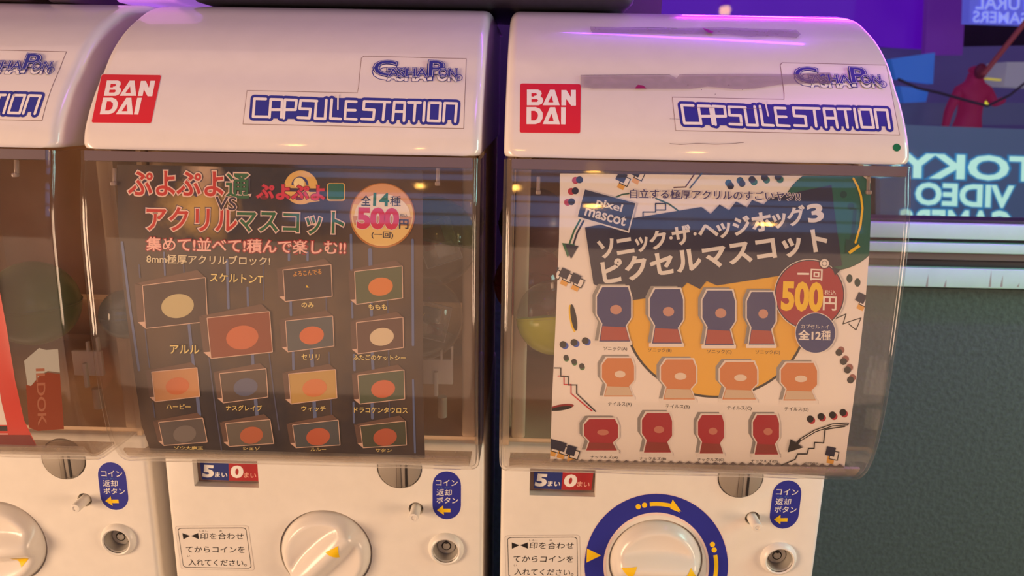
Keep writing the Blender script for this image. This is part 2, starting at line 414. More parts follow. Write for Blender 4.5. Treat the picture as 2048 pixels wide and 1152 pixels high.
link('face', mk('face', bm, mat('shadowed_skin', (150, 50, 70), .6)), pr, -pr.location)

# ------------------------------------------------------------------ capsule machines
PITCH_X = .30; CX = {1: -.475, 2: -.175, 3: .125}; HW = .1421; BY = .6027; BW = .1421
ZB = -.62; DY = .66
def org(k): return Vector((CX[k], 0, 0))
LOC = Vector((0, -DY, -ZB))
def prism(bm, prof, hw, mi=0):
    A = [bm.verts.new((-hw, y, z)) for y, z in prof]; B = [bm.verts.new((hw, y, z)) for y, z in prof]
    n = len(prof)
    for i in range(n): bm.faces.new((A[i], A[(i+1) % n], B[(i+1) % n], B[i]))
    fa = bm.faces.new(A[::-1]); fb = bm.faces.new(B); return fa, fb
def boolean(me, cutters):
    o = bpy.data.objects.new('tmp', me); col.objects.link(o); cs = []
    for c in cutters:
        q = bpy.data.objects.new('cut', c); col.objects.link(q); cs.append(q)
        b = o.modifiers.new('b', 'BOOLEAN'); b.operation = 'DIFFERENCE'; b.object = q; b.solver = 'EXACT'
    dg = bpy.context.evaluated_depsgraph_get(); dg.update()
    r = bpy.data.meshes.new_from_object(o.evaluated_get(dg))
    for q in cs+[o]: bpy.data.objects.remove(q)
    smooth(r, 30); return r
def shell(name, prof, hw, th, m, rad, back=.602, sg=1, floor=-9, rnd=0):
    """open-backed clear cover: front, bottom and two sides with rounded edges and real wall thickness"""
    bm = bmesh.new(); rows = []; inn = []
    for i, p in enumerate(prof):
        a_ = prof[max(i-1, 0)]; b_ = prof[min(i+1, len(prof)-1)]; ty, tz = b_[0]-a_[0], b_[1]-a_[1]; l = math.hypot(ty, tz)
        inn.append((p[0]-sg*tz/l*rad, p[1]+sg*ty/l*rad))
    hw0 = hw
    for (y, z), (yi, zi) in zip(prof, inn):
        row = []; q_ = max(0, rnd-math.hypot(y-prof[0][0], z-prof[0][1])) if rnd else 0; hw = hw0-(rnd-math.sqrt(rnd*rnd-q_*q_)) if rnd else hw0; ny, nz = (y-yi)/rad, (z-zi)/rad
        side = [(hw, max(back, yi), zi)] + [(hw, yi+(max(back, yi)-yi)*t, zi) for t in (.5, .1)]
        arc = []
        for k in range(7):
            a = PI/2*k/6; arc.append((hw-rad+rad*math.cos(a), yi+ny*rad*math.sin(a), zi+nz*rad*math.sin(a)))
        half = side+arc
        pts = half+[(hw*t, y, z) for t in (.6, .3, 0, -.3, -.6)]+[(-x, yy, zz) for x, yy, zz in half[::-1]]
        rows.append([bm.verts.new((p[0], p[1], max(p[2], floor))) for p in pts])
    for A, B in zip(rows, rows[1:]):
        for k in range(len(A)-1): bm.faces.new((A[k], A[k+1], B[k+1], B[k]))
    bmesh.ops.recalc_face_normals(bm, faces=bm.faces)
    for f in bm.faces:
        if abs(f.calc_center_median().x) < .01:
            if f.normal.y > 0: bmesh.ops.reverse_faces(bm, faces=bm.faces)
            break
    me = bpy.data.meshes.new(name); bm.to_mesh(me); bm.free()
    o = bpy.data.objects.new('tmp', me); col.objects.link(o)
    s = o.modifiers.new('s', 'SOLIDIFY'); s.thickness = th; s.offset = -1
    dg = bpy.context.evaluated_depsgraph_get(); dg.update(); r = bpy.data.meshes.new_from_object(o.evaluated_get(dg)); bpy.data.objects.remove(o)
    r.name = name; r.materials.clear(); r.materials.append(m); smooth(r, 60); return r
hood_prof = [(HOOD[0][0]+(HOOD[3][0]-HOOD[0][0])*t_/10, HOOD[0][1]+(HOOD[3][1]-HOOD[0][1])*t_/10) for t_ in range(10)]+HOOD[3:]+[(.80, .079), (.86, .079)]
hood_me = shell('hood', hood_prof, HW, .003, hood_pl, .0075, .86, -1, -.0375, .0055)
bm = bmesh.new(); box(bm, (0, .699, -.0365), (2*HW-.004, .32, .002)); hood_base_me = mk('hood_base', bm, hood_pl)
case_me = shell('case', catmull([CASE[0]]+[CASE[i] for i in range(7, len(CASE), 7)]+[(.541, -.2835), (.560, -.2865), (.5985, -.288)], 7), HW-.0002, .0024, case_m, .0065)
RIM = [p for p in CASE if p[1] > -.0468]
bm = bmesh.new(); R0 = offset(RIM, .0006); R1 = offset(RIM, -.004); prism(bm, R0+R1[::-1], HW-.006)
rim_me = mk('case_rim', bm, rim_m, 40)
lipp = [p for p in catmull([CASE[0]]+[CASE[i] for i in range(7, len(CASE), 7)]+[(.541, -.2835), (.560, -.2865), (.5985, -.288)], 7) if p[1] < -.2690 and p[0] < .575]
lip_in = []
for i, p in enumerate(lipp):
    a_ = lipp[max(i-1, 0)]; b_ = lipp[min(i+1, len(lipp)-1)]; ty, tz = b_[0]-a_[0], b_[1]-a_[1]; l_ = math.hypot(ty, tz); lip_in.append((p[0]-tz/l_*.0028, p[1]+ty/l_*.0028))
lip_in2 = [(a_[0]+(a_[0]-b_[0])*.7, a_[1]+(a_[1]-b_[1])*.7) for a_, b_ in zip(lip_in, lipp)]
bm = bmesh.new(); prism(bm, lip_in+lip_in2[::-1], HW-.008); lip_me = mk('case_lip', bm, clear('frosted_lip', (.86, .78, .7), .30, .25, 1.45, (.80, .72, .62)), 40)
# body
bm = bmesh.new(); ZT = -.2915
box(bm, (0, (BY+.86)/2, (ZT+ZB)/2), (2*BW, .86-BY, ZT-ZB), bev=.004)
body_me = mk('body', bm, white_pl)
def L2(px, py, Y=BY): return atY(px, py, Y)-org(2)
def cyl_cut(c, r, depth, n=40):
    b = bmesh.new(); lathe(b, [(0, .02), (r, .02), (r, -depth), (0, -depth)], n, (c.x, BY, c.z)); return mk('cut', b, white_pl)
dial_c = L2(652, 1104); coin_c = L2(799, 936); btn_c = L2(832, 1018); key_c = L2(892, 1095)
wa = L2(389, 973); wb = L2(518, 975)
wz0 = (wa.z+wb.z)/2; wz1 = wz0+.026
bmc = bmesh.new(); box(bmc, ((wa.x+wb.x)/2, BY, (wz0+wz1)/2), (wb.x-wa.x, .024, wz1-wz0)); 
body_me = boolean(body_me, [cyl_cut(dial_c, .0425, .006, 64), cyl_cut(coin_c, .0200, .004, 48), cyl_cut(btn_c, .0066, .012, 32), cyl_cut(key_c, .0116, .012, 40), mk('cut', bmc, white_pl)])
# chamber housing behind the case: open fronted brown box
bm = bmesh.new(); t = .004; zc0, zc1 = ZT, -.037
box(bm, (0, .855, (zc0+zc1)/2), (2*HW-.004, .008, zc1-zc0))
for s in (-1, 1): box(bm, (s*(HW-.002-t/2), (.604+.851)/2, (zc0+zc1)/2), (t, .851-.604, zc1-zc0))
box(bm, (0, .73, zc0+.002), (2*HW-.012, .24, .004))
# a sloping dispenser ramp and side ribs inside
box(bm, (0, .80, zc0+.05), (2*HW-.014, .10, .006), Matrix.Rotation(-.7, 3, 'X'))
for s in (-1, 1): box(bm, (s*(HW-.014), .62, (zc0+zc1)/2), (.012, .02, zc1-zc0-.004), bev=.003)
chamber_me = mk('chamber', bm, brown_in)
# white dispenser bracket with prongs and a pin on each side of the chamber
def bracket_mesh():
    bm = bmesh.new()
    a0 = L2(846, 717, .60); a1 = L2(906, 768, .60)
    box(bm, ((a0.x+a1.x)/2, .60, (a0.z+a1.z)/2), (a1.x-a0.x, .004, a0.z-a1.z), bev=.0008)
    for x, y0, y1, w_ in ((883, 700, 720, 5), (904, 692, 720, 5), (872, 744, 792, 8)):
        p = L2(x, y0, .596); q = L2(x, y1, .596); box(bm, (p.x, .5965, (p.z+q.z)/2), (w_*.0004, .004, p.z-q.z), bev=.0006)
    return mk('bracket', bm, mat('bracket_white', (222, 206, 188), .4))
br_me = bracket_mesh()
p = L2(884, 795, .6); q = L2(884, 835, .6); bm = bmesh.new(); tube(bm, [(p.x, .602, p.z), (q.x, .602, q.z)], .0042, 14); pin_me = mk('pin', bm, mat('pin_nylon', (200, 176, 150), .5))
# clips hanging from the rim
def clip_mesh(px):
    bm = bmesh.new(); a_ = hit(offset(CASE, -.004), px, 336)-org(2); b_ = hit(offset(CASE, -.004), px, 370)-org(2)
    box(bm, (a_.x, (a_.y+b_.y)/2+.001, (a_.z+b_.z)/2), (.0026, .0030, a_.z-b_.z), Matrix.Rotation(-.2, 3, 'X'), bev=.0008)
    box(bm, (a_.x, b_.y, b_.z+.001), (.0036, .0042, .0030), bev=.0008)
    return mk('clip', bm, mat('clip_clear', (172, 150, 140), .15, alpha=.65))
clipR, clipL = clip_mesh(876), clip_mesh(229)
# dial: height field with a grip ridge
def dial_mesh(rot):
    bm = bmesh.new(); R_ = .0408; nr, na = 22, 72; rings = []
    def h(x, y):
        c, s = math.cos(rot), math.sin(rot); u_, v_ = x*c+y*s, -x*s+y*c; r = math.hypot(x, y)
        base = .0105*(1-(max(0, r-.0315)/.0093)**2) if r > .0315 else .0105
        wv = .0100*(1+.5*(1-(u_/R_)**2)); d_ = min(1, abs(v_)/wv)
        dish = -.0035*max(0, 1-(r/.034)**4)
        ridge = .0125*(1-d_*d_)**1.2*max(0, 1-(abs(u_)/.039)**4)
        return max(0, base)+dish+ridge
    for i in range(nr+1):
        r = R_*i/nr
        if i == 0: rings.append([bm.verts.new((0, -h(0, 0), 0))]); continue
        rings.append([bm.verts.new((r*math.cos(2*PI*k/na), -h(r*math.cos(2*PI*k/na), r*math.sin(2*PI*k/na)), r*math.sin(2*PI*k/na))) for k in range(na)])
    rings.append([bm.verts.new((R_*math.cos(2*PI*k/na), .006, R_*math.sin(2*PI*k/na))) for k in range(na)])
    for A, B in zip(rings, rings[1:]):
        for k in range(na):
            if len(A) == 1: bm.faces.new((A[0], B[k], B[(k+1) % na]))
            else: bm.faces.new((A[k], A[(k+1) % na], B[(k+1) % na], B[k]))
    bm.faces.new(rings[-1])
    me = mk('dial', bm, mat('dial_plastic', (232, 224, 214), .22), 60); return me, h
# coin slot plate
bm = bmesh.new(); lathe(bm, [(0, .0028), (.0165, .0022), (.0188, .0008), (.0193, -.004)], 48, (coin_c.x, BY, coin_c.z)); coin_me = mk('coin_plate', bm, steel, 30)
def slotbox(px0, px1, py0, py1, h, m):
    a_ = L2(px0, py0); b_ = L2(px1, py1); bm = bmesh.new(); box(bm, ((a_.x+b_.x)/2, BY-.0022-h/2, (a_.z+b_.z)/2), (b_.x-a_.x, h, a_.z-b_.z), bev=.0003); return mk('slot', bm, m)
slot_me = slotbox(810, 816, 905, 971, .0007, steel_d); lug_me = slotbox(794, 803, 905, 972, .0011, mat('lug_grey', (160, 150, 138), .35, metal=.6))
lugr_me = slotbox(792.6, 804.4, 905, 973.5, .0006, mat('lug_edge', (92, 82, 76), .5))
# return button
bm = bmesh.new(); lathe(bm, [(0, -.011), (.0046, -.011), (.0044, .0140), (.0040, .0152), (.0022, .0154), (.0020, .0146), (0, .0146)], 28, (btn_c.x, BY, btn_c.z)); btn_me = mk('button', bm, white_pl, 40)
# lock boss
bm = bmesh.new(); lathe(bm, [(.0165, -.001), (.0160, .0012), (.0146, .0038), (.0128, .0050), (.0116, .0042)], 44, (key_c.x, BY, key_c.z-.0012)); boss_me = mk('lock_boss', bm, white_pl, 60)
bm = bmesh.new(); lathe(bm, [(.0118, .0036), (.0108, .0028), (.0088, -.0052), (.0080, -.0056), (.0078, -.0040), (.0044, -.0036), (.0043, -.0056), (.0034, -.0056), (.0033, -.0030), (0, -.0028)], 40, (key_c.x, BY, key_c.z-.0006), mi=[0, 0, 0, 0, 0, 1, 1, 0, 0])
lock_me = mk('lock', bm, [steel_k, steel_d], 30)
bm = bmesh.new(); box(bm, (key_c.x, BY+.0030, key_c.z+.0034), (.0018, .001, .0026)); notch_me = mk('key_notch', bm, steel_d)
# count cards in the little window
a = Art()
a.poly([(400, 925), (457, 926), (458, 961), (404, 959)], ink('card_blue', (36, 50, 120)), noclip=True); a.poly([(457, 926), (517, 927), (517, 962), (458, 961)], ink('card_red', (170, 42, 46)), noclip=True)
a.text('5', (407, 953), (425, 954), 22, [(.05, K_white)]); a.text('まい', (430, 954), (454, 955), 10, [(.02, K_white)])
a.text('0', (463, 954), (484, 955), 22, [(.05, K_white)]); a.text('まい', (488, 955), (512, 956), 10, [(.02, ink('pale_pink', (235, 170, 150)))])
cards_me = a.mesh('count_card', surf_Y(BY+.0075), org(2), 0)
bm = bmesh.new(); box(bm, ((wa.x+wb.x)/2, BY+.0100, (wz0+wz1)/2), (wb.x-wa.x-.0008, .0024, wz1-wz0-.0008)); tray_me = mk('card_tray', bm, mat('tray_brown', (132, 104, 92), .5))
# return-button sticker
a = Art(); tb = lambda x, y: (x+(y-990)*(-.004), y+(x-894)*.022)
a.rrect(863.5, 941, 923.5, 1040, 29, K_white, tb); a.rrect(865, 942.5, 922, 1038.5, 28, K_blue, tb)
a.text('コイン', (872, 971), (915, 972), 12, [(.008, K_white)]); a.text('返却', (873, 991), (903, 992), 13, [(.005, K_white)]); a.text('ボタン', (873, 1006), (916, 1007), 12, [(.008, K_white)])
a.text('へん', (875, 977), (886, 977.3), 3.5, [(0, K_sky)]); a.text('きゃく', (889, 977.3), (902, 977.6), 3.5, [(0, K_sky)])
a.line([(887, 1021), (901, 1021)], 7, K_yellow, cap=False); a.poly([(874, 1020.5), (886, 1011), (888, 1030)], K_yellow)
pill_me = a.mesh('return_sticker', surf_Y(BY), org(2), 0)
# instruction sticker
a = Art(); q4 = lambda x, y: (355+x*137+y*11.5-x*y*0, 1056+y*79+x*(-1)+x*y*3)
def qt(s, x0, y1, x1, h, mats): a.text(s, q4(x0, y1), q4(x1, y1), h, mats)
a.rrect(-.035, -.05, 1.04, 1.05, .05, ink('film_edge', (196, 184, 176)), q4); a.rrect(-.030, -.042, 1.035, 1.042, .05, mat('white_film', (230, 222, 212), .25), q4)
a.rrect(0, 0, 1, 1, .06, K_black, q4); a.rrect(.008, .014, .992, .986, .055, _mats['white_film'], q4)
a.poly([q4(.06, .13), q4(.17, .20), q4(.06, .29)], K_black); a.poly([q4(.29, .13), q4(.18, .20), q4(.29, .29)], K_black)
qt('印を合わせ', .31, .29, .94, 13, [(.006, K_black)]); qt('てからコインを', .07, .62, .93, 12.5, [(.006, K_black)]); qt('入れてください。', .08, .95, .93, 13, [(.006, K_black)])
qt('しるし', .31, .10, .43, 3.5, [(0, K_black)]); qt('あ', .60, .10, .64, 3.5, [(0, K_black)]); qt('い', .08, .73, .12, 3.5, [(0, K_black)])
inst_me = a.mesh('instruction_sticker', surf_Y(BY), org(2), 0)
# maker's square sticker, drawn on the third hood
a = Art(); zx = lambda x, y: (990+x/3.292, y/3.292)
def affine(src, dst):
    (x0, y0), (x1, y1), (x2, y2) = src; M3_ = Matrix(((x0, y0, 1), (x1, y1, 1), (x2, y2, 1))).inverted()
    cx = M3_ @ Vector([p_[0] for p_ in dst]); cy2 = M3_ @ Vector([p_[1] for p_ in dst])
    return lambda x, y: (cx[0]*x+cx[1]*y+cx[2], cy2[0]*x+cy2[1]*y+cy2[2])
def warped(surf, fn): return lambda d: (lambda g: (lambda x, y: g(*fn(x, y))))(surf(d))
a.rrect(164, 546, 568, 876, 16, ink('sticker_edge', (238, 214, 205)), lambda x, y: (990+(x-(y-546)*.012)/3.292, (y+(x-164)*.012)/3.292))
a.rrect(167, 549, 565, 873, 13, K_red, lambda x, y: (990+(x-(y-546)*.012)/3.292, (y+(x-164)*.012)/3.292))
def zp(pts, m): a.poly([zx(*p_) for p_ in pts], m)
W_ = ink('logo_white', (244, 236, 232))
zp([(210, 590), (282, 590), (302, 598), (308, 616), (300, 634), (314, 646), (318, 664), (308, 684), (288, 693), (210, 693)], W_)
zp([(240, 613), (270, 613), (276, 621), (270, 630), (258, 630), (258, 636), (240, 636)], K_red); zp([(240, 652), (276, 652), (284, 661), (276, 671), (240, 671)], K_red)
zp([(314, 693), (362, 591), (394, 591), (426, 693), (398, 693)], W_); zp([(350, 674), (372, 630), (384, 674)], K_red)
zp([(437, 694), (437, 593), (470, 593), (500, 640), (500, 592), (532, 592), (533, 696), (502, 696), (468, 650), (468, 694)], W_)
zp([(208, 705), (268, 705), (296, 716), (314, 742), (314, 778), (298, 806), (268, 817), (207, 817)], W_)
zp([(238, 730), (262, 730), (280, 744), (283, 762), (278, 780), (262, 792), (238, 792)], K_red)
zp([(314, 817), (362, 706), (396, 706), (428, 819), (400, 818)], W_); zp([(350, 797), (373, 748), (386, 797)], K_red)
zp([(435, 706), (466, 706), (464, 819), (435, 818)], W_)
brand_me = a.mesh('brand_sticker', surf_prof(HOOD), org(3), 8)
brand2_me = a.mesh('brand_sticker', warped(surf_prof(HOOD), affine(((1043, 165), (1161, 168), (1040, 262)), ((206, 147), (322, 150), (184, 242)))), org(2), 8)
# long sticker with the two logos, drawn on the second hood
mats_film = mat('sticker_film', (233, 223, 217), .30)
def logo_sticker(torn):
    a = Art(); z2 = lambda x, y: (450+x/2.88, y/2.88)
    out = [(126, 520), (762, 533), (768, 500), (784, 335), (798, 322), (1391, 336), (1376, 742), (102, 716)]
    a.poly([z2(*p_) for p_ in out], K_line); cx0 = sum(p_[0] for p_ in out)/8; 
    inn = [(128.5, 523.5), (763, 536.5), (771.5, 500), (787, 337), (800, 325.5), (1388, 339.5), (1373, 738), (105, 712.5)]
    a.poly([z2(*p_) for p_ in inn], mat('sticker_film', (233, 223, 217), .30))
    LT = [[(235, 570), (170, 568), (162, 672), (246, 673)], [(256, 676), (264, 572), (330, 574), (324, 676)], [(262, 632), (324, 632)],
          [(338, 680), (346, 574), (412, 577), (406, 632), (342, 632)], [(500, 580), (436, 578), (430, 626), (492, 628), (486, 680), (420, 677)],
          [(500, 580), (530, 582)], [(526, 584), (518, 682), (576, 684), (584, 576)], [(615, 574), (607, 682), (666, 685)],
          [(756, 586), (698, 584), (690, 684), (756, 688)], [(696, 634), (750, 635)],
          [(866, 586), (802, 584), (798, 630), (860, 633), (854, 688), (788, 685)], [(866, 586), (950, 588)], [(920, 588), (910, 690)],
          [(966, 694), (976, 588), (1036, 590), (1030, 696)], [(972, 642), (1032, 643)], [(1056, 590), (1126, 591)], [(1096, 592), (1088, 696)],
          [(1150, 590), (1143, 696)], [(1176, 592), (1242, 593), (1236, 697), (1170, 695), (1176, 592)], [(1258, 698), (1266, 594), (1334, 596), (1326, 700)]]
    for i_, l in enumerate(LT): a.line([z2(*p_) for p_ in l], 46/2.88, K_blue, lay=2.2+(i_ % 4)*.3)
    a.poly([z2(*p_) for p_ in [(170, 566), (500, 560), (1330, 580), (1322, 690), (600, 690), (170, 680)]], K_blue, lay=3.7)
    for i_, l in enumerate(LT): a.line([z2(*p_) for p_ in l], 15.5/2.88, W_, lay=5+(i_ % 3)*.9)
    a.line([z2(651, 548), z2(650, 630)], 3.2, mats_film, lay=8)
    def lg(s_, x0, y0, x1, y1, h, o1, o2, o3):
        p0, p1 = z2(x0, y0), z2(x1, y1)
        a.text(s_, (p0[0]-1.5, p0[1]+8), (p1[0]-1.5, p1[1]+8), h/2.88, [(o1, K_blue), (o1-.03, W_)])
        return (s_, p0, p1, h/2.88, [(o1, K_blue), (o2, W_), (o3, K_blue)])
    L_ = [lg('G', 858, 432, 985, 436, 84, .05, .022, .008), lg('A', 940, 440, 1000, 441, 46, .075, .03, .004), lg('SHA', 996, 441, 1164, 443, 50, .075, .03, .004), lg('P', 1174, 436, 1256, 440, 86, .05, .022, .008), lg('ON', 1228, 441, 1336, 444, 48, .075, .03, .004)]
    for x in L_: a.text(*x)
    c_ = z2(1347, 447); a.ring(c_[0], c_[1], 6.2, 7.6, K_blue, ky=.9); a.text('R', (c_[0]-2.6, c_[1]+3.4), (c_[0]+3, c_[1]+3.5), 6.8, [(0, K_blue)])
    return a
a = logo_sticker(False)
for i, e in enumerate(a.el): pass
logo_me = a.mesh('logo_sticker', surf_prof(HOOD), org(2), 8)
logo3_me = a.mesh('logo_sticker', warped(surf_prof(HOOD), affine(((933, 117), (928, 257), (485, 249)), ((1773, 130), (1800, 270), (1351, 262)))), org(3), 8)

# blue dial ring sticker, third machine
def ring_sticker():
    a = Art(); c = (1312.5, 1131); ky = 1.0
    a.ring(*c, 101, 145, ink('sticker_edge', (238, 214, 205)), ky=ky); a.ring(*c, 106, 143.5, K_blue, ky=ky, n=72)
    for a0 in (-PI/2, 0.02):
        pass
    cc = lambda ang, r: (c[0]+r*math.cos(math.radians(ang)), c[1]+r*math.sin(math.radians(ang)))
    for ang in (-107, -101): a.circ(*cc(ang, 123), 5.2, K_yellow)
    A0 = [cc(t_, 127) for t_ in range(-96, -74, 3)]; B0 = [cc(t_, 119) for t_ in range(-75, -97, -3)]
    a.poly(A0+B0, K_yellow); a.poly([cc(-76, 136), cc(-66, 116), cc(-76, 117)], K_yellow); a.poly([cc(-76, 136), cc(-65, 119), cc(-77, 121)], K_yellow)
    for ang in (-20.5, -15): a.circ(*cc(ang, 120), 5.2, K_yellow)
    A0 = [cc(t_, 124) for t_ in range(-10, 16, 3)]; B0 = [cc(t_, 116) for t_ in range(14, -12, -3)]
    a.poly(A0+B0, K_yellow); a.poly([cc(12, 136), cc(22, 112), cc(13, 114)], K_yellow)
    a.poly([(1174, 1097), (1202, 1111), (1173, 1125)], K_yellow)
    return a.mesh('ring_sticker', surf_Y(BY), org(3), 0)
# tape residue and scuffs, third hood
def residue():
    z3 = lambda x, y: (990+x/3.292, y/3.292); z4 = lambda x, y: (1450+x/3.291, y/3.291)
    tape = mat('tape_residue', (146, 120, 134), .55, alpha=.5, noise=.25, nscale=220); edge = mat('tape_dirt', (96, 70, 84), .7, alpha=.55)
    a = Art()
    up_ = [z3(625, 175), z3(800, 182), z3(1000, 178), z3(1200, 184), z3(1500, 180), z4(150, 186), z4(470, 196), z4(500, 225), z4(470, 250), z4(330, 238), z4(180, 240), z4(0, 222), z3(1300, 222), z3(900, 216), z3(640, 216), z3(630, 195)]
    a.poly(up_, tape); a.line([z3(627, 178), z3(1000, 181), z3(1200, 186)], .7, edge, cap=False); a.line([z3(632, 216), z3(900, 218), z3(1300, 224), z4(0, 226), z4(180, 242)], .6, edge, cap=False)
    lo = [z3(563, 493), z3(700, 492), z3(1150, 490), z3(1195, 515), z3(1215, 490), z3(1500, 486), z3(1679, 486), z4(300, 486), z4(470, 488), z4(520, 480), z4(690, 476), z4(712, 520), z4(690, 550), z4(420, 552), z4(340, 560), z4(200, 582), z4(80, 588), z3(1400, 570), z3(1290, 585), z3(640, 584), z3(563, 572)]
    a.poly(lo, tape); a.line([z3(565, 495), z3(700, 494), z3(1150, 491)], .7, edge, cap=False); a.line([z3(1215, 490), z3(1679, 488)], .6, edge, cap=False)
    a.poly([z3(920, 582), z3(940, 558), z3(975, 562), z3(998, 582)], ink('red_rest', (150, 24, 80))); a.poly([z3(1365, 183), z3(1385, 188), z3(1440, 208), z3(1425, 220), z3(1395, 210)], _mats['print_red_rest'])
    dk = ink('scuff', (110, 84, 88))
    a.line([z3(1150, 945), z3(1220, 952), z3(1330, 943), z3(1450, 950), z3(1560, 945), z3(1638, 938)], .9, dk, cap=False)
    a.line([z3(1150, 782), z3(1215, 784)], .6, dk, cap=False); a.line([z3(1290, 705), z3(1500, 712), z4(240, 716)], .6, dk, cap=False); a.line([z3(1550, 800), z3(1660, 812)], .5, dk, cap=False)
    a.line([z4(470, 540), z4(700, 535)], .5, edge, cap=False)
    for k in range(5): a.circ(*z3(1270+k*90, 560+(k % 3)*30), .9, dk, n=8)
    # lift above the long sticker
    a.el = [(b, l+16, v, f, m_) for b, l, v, f, m_ in a.el]
    return a.mesh('tape_residue', surf_prof(HOOD), org(3), 8)

def machine(k, label, dial_rot, marks):
    e = empty('capsule_machine', (CX[k], DY, ZB), label, 'vending machine', 'white capsule toy machines in a row')
    def p_(n, me, par=e, lab=None):
        o = link(n, me, par, LOC if par is e else None)
        if lab: o['label'] = lab
        return o
    h = p_('hood', hood_me); p_('hood_base', hood_base_me, h); p_('logo_sticker', logo3_me if k == 3 else logo_me, h, 'white sticker with two blue logos')
    p_('brand_sticker', brand_me if k == 3 else brand2_me, h, 'red square sticker with white letters')
    if k == 3:
        p_('tape_residue', residue(), h, 'grey torn tape residue and dark scuffs')
        a = Art(); a.circ(1793.5, 295, 7.8, ink('dot_green', (20, 110, 70)), n=28); p_('dot_sticker', a.mesh('dot_sticker', surf_prof(HOOD), org(3), 0), h, 'small round green sticker')
    p_('case_rim', rim_me, e, 'smoky grey strip under the hood'); c = p_('case', case_me, e, 'clear curved plastic cover')
    p_('case_lip', lip_me, c, 'frosted pale lip along the bottom'); p_('clip', clipR, c); p_('clip', clipL, c)
    p_('chamber', chamber_me); p_('bracket', br_me); p_('pin', pin_me)
    b = p_('body', body_me); p_('card_tray', tray_me, b); p_('count_card', cards_me, b, 'blue and red cards reading 5 and 0')
    cn = p_('coin_plate', coin_me, e, 'round grey metal coin plate'); p_('coin_slot', slot_me, cn); p_('slot_guide', lugr_me, cn); p_('slot_guide', lug_me, cn)
    p_('return_button', btn_me); lb = p_('lock', lock_me, e, 'round steel key lock'); p_('lock_boss', boss_me, lb); p_('key_notch', notch_me, lb)
    p_('return_sticker', pill_me, e, 'blue oval sticker with a yellow arrow'); p_('instruction_sticker', inst_me, e, 'white instruction sticker with black text')
    dm, hf = dial_mesh(dial_rot); d = link('dial', dm, e, LOC+Vector((dial_c.x, BY, dial_c.z)))
    for (x, y, ang) in marks:
        bm = bmesh.new()
        vs = []
        tri = [Vector((.0080*math.cos(ang+t_), .0080*math.sin(ang+t_), 0)) for t_ in (0, 2.1, 4.2)]
        n_ = 5; grid = {}
        for i in range(n_+1):
            for j in range(n_+1-i):
                q = tri[0]*(i/n_)+tri[1]*(j/n_)+tri[2]*((n_-i-j)/n_); grid[i, j] = bm.verts.new((x+q.x, -hf(x+q.x, y+q.y)-.0003, y+q.y))
        for i in range(n_):
            for j in range(n_-i):
                bm.faces.new((grid[i, j], grid[i+1, j], grid[i, j+1]))
                if i+j < n_-1: bm.faces.new((grid[i+1, j], grid[i+1, j+1], grid[i, j+1]))
        link('arrow_mark', mk('arrow_mark', bm, K_yellow, 60), d)['label'] = 'yellow triangle on the dial'
    if k == 3: p_('ring_sticker', ring_sticker(), e, 'blue ring sticker with yellow arrows')
    return e
M1 = machine(1, 'white capsule machine at the left edge, cut off, with a red poster', 0.10, [(.0235, -.0110, PI*.1)])
M2 = machine(2, 'middle white capsule machine with a dark poster and no blue dial ring', .80, [(.0125, .0118, PI)])
M3 = machine(3, 'rightmost white capsule machine with torn tape on its hood and a blue dial ring', .0, [(-.0255, .0005, -1.4), (.0285, -.0025, -.5)])
# label on the side of the left machine's cover
sx = CX[1]+HW-.0030
def surf_X(X): return lambda d: (lambda x, y: atX(x, y, X+d))
a = Art()
a.poly([(52, 770), (58, 855), (75, 862), (128, 858), (120, 748), (95, 745), (80, 752), (64, 770)], mat('side_label_red', (160, 72, 44), .5))
a.poly([(48, 722), (78, 696), (92, 700), (116, 698), (120, 745), (96, 742), (80, 750), (62, 772), (55, 770)], mat('side_label_white', (205, 186, 160), .5))
lt = ink('side_letter', (190, 112, 80))
def vtext(s_, x, y0, y1, wd): a.text(s_, (x, y0), (x+4, y1), wd, [(.02, lt)])
vtext('ILDOK', 72, 738, 850, 17)
o = link('side_label', a.mesh('side_label', surf_X(sx), Vector((CX[1], 0, 0)), 0, base=2e-4), M1, LOC)
o['label'] = 'torn white and red label on the side of the cover'

# ------------------------------------------------------------------ machine stands (below the frame) so that they rest on something
for k in (1, 2, 3):
    bm = bmesh.new(); box(bm, (0, .73, -.5*(1.6-.62)-.62), (2*HW, .25, .98), bev=.004)
    for j in (0, 1): box(bm, (0, .60, -.80-j*.36), (2*HW-.06, .02, .24), bev=.004)
    o = link('machine_stand', mk('machine_stand', bm, white_pl), None, (CX[k], 0, 0)); tag(o, 'plain white steel stand under the %s capsule machine' % {1: 'leftmost', 2: 'middle', 3: 'rightmost'}[k], 'stand', 'stands under the machines')

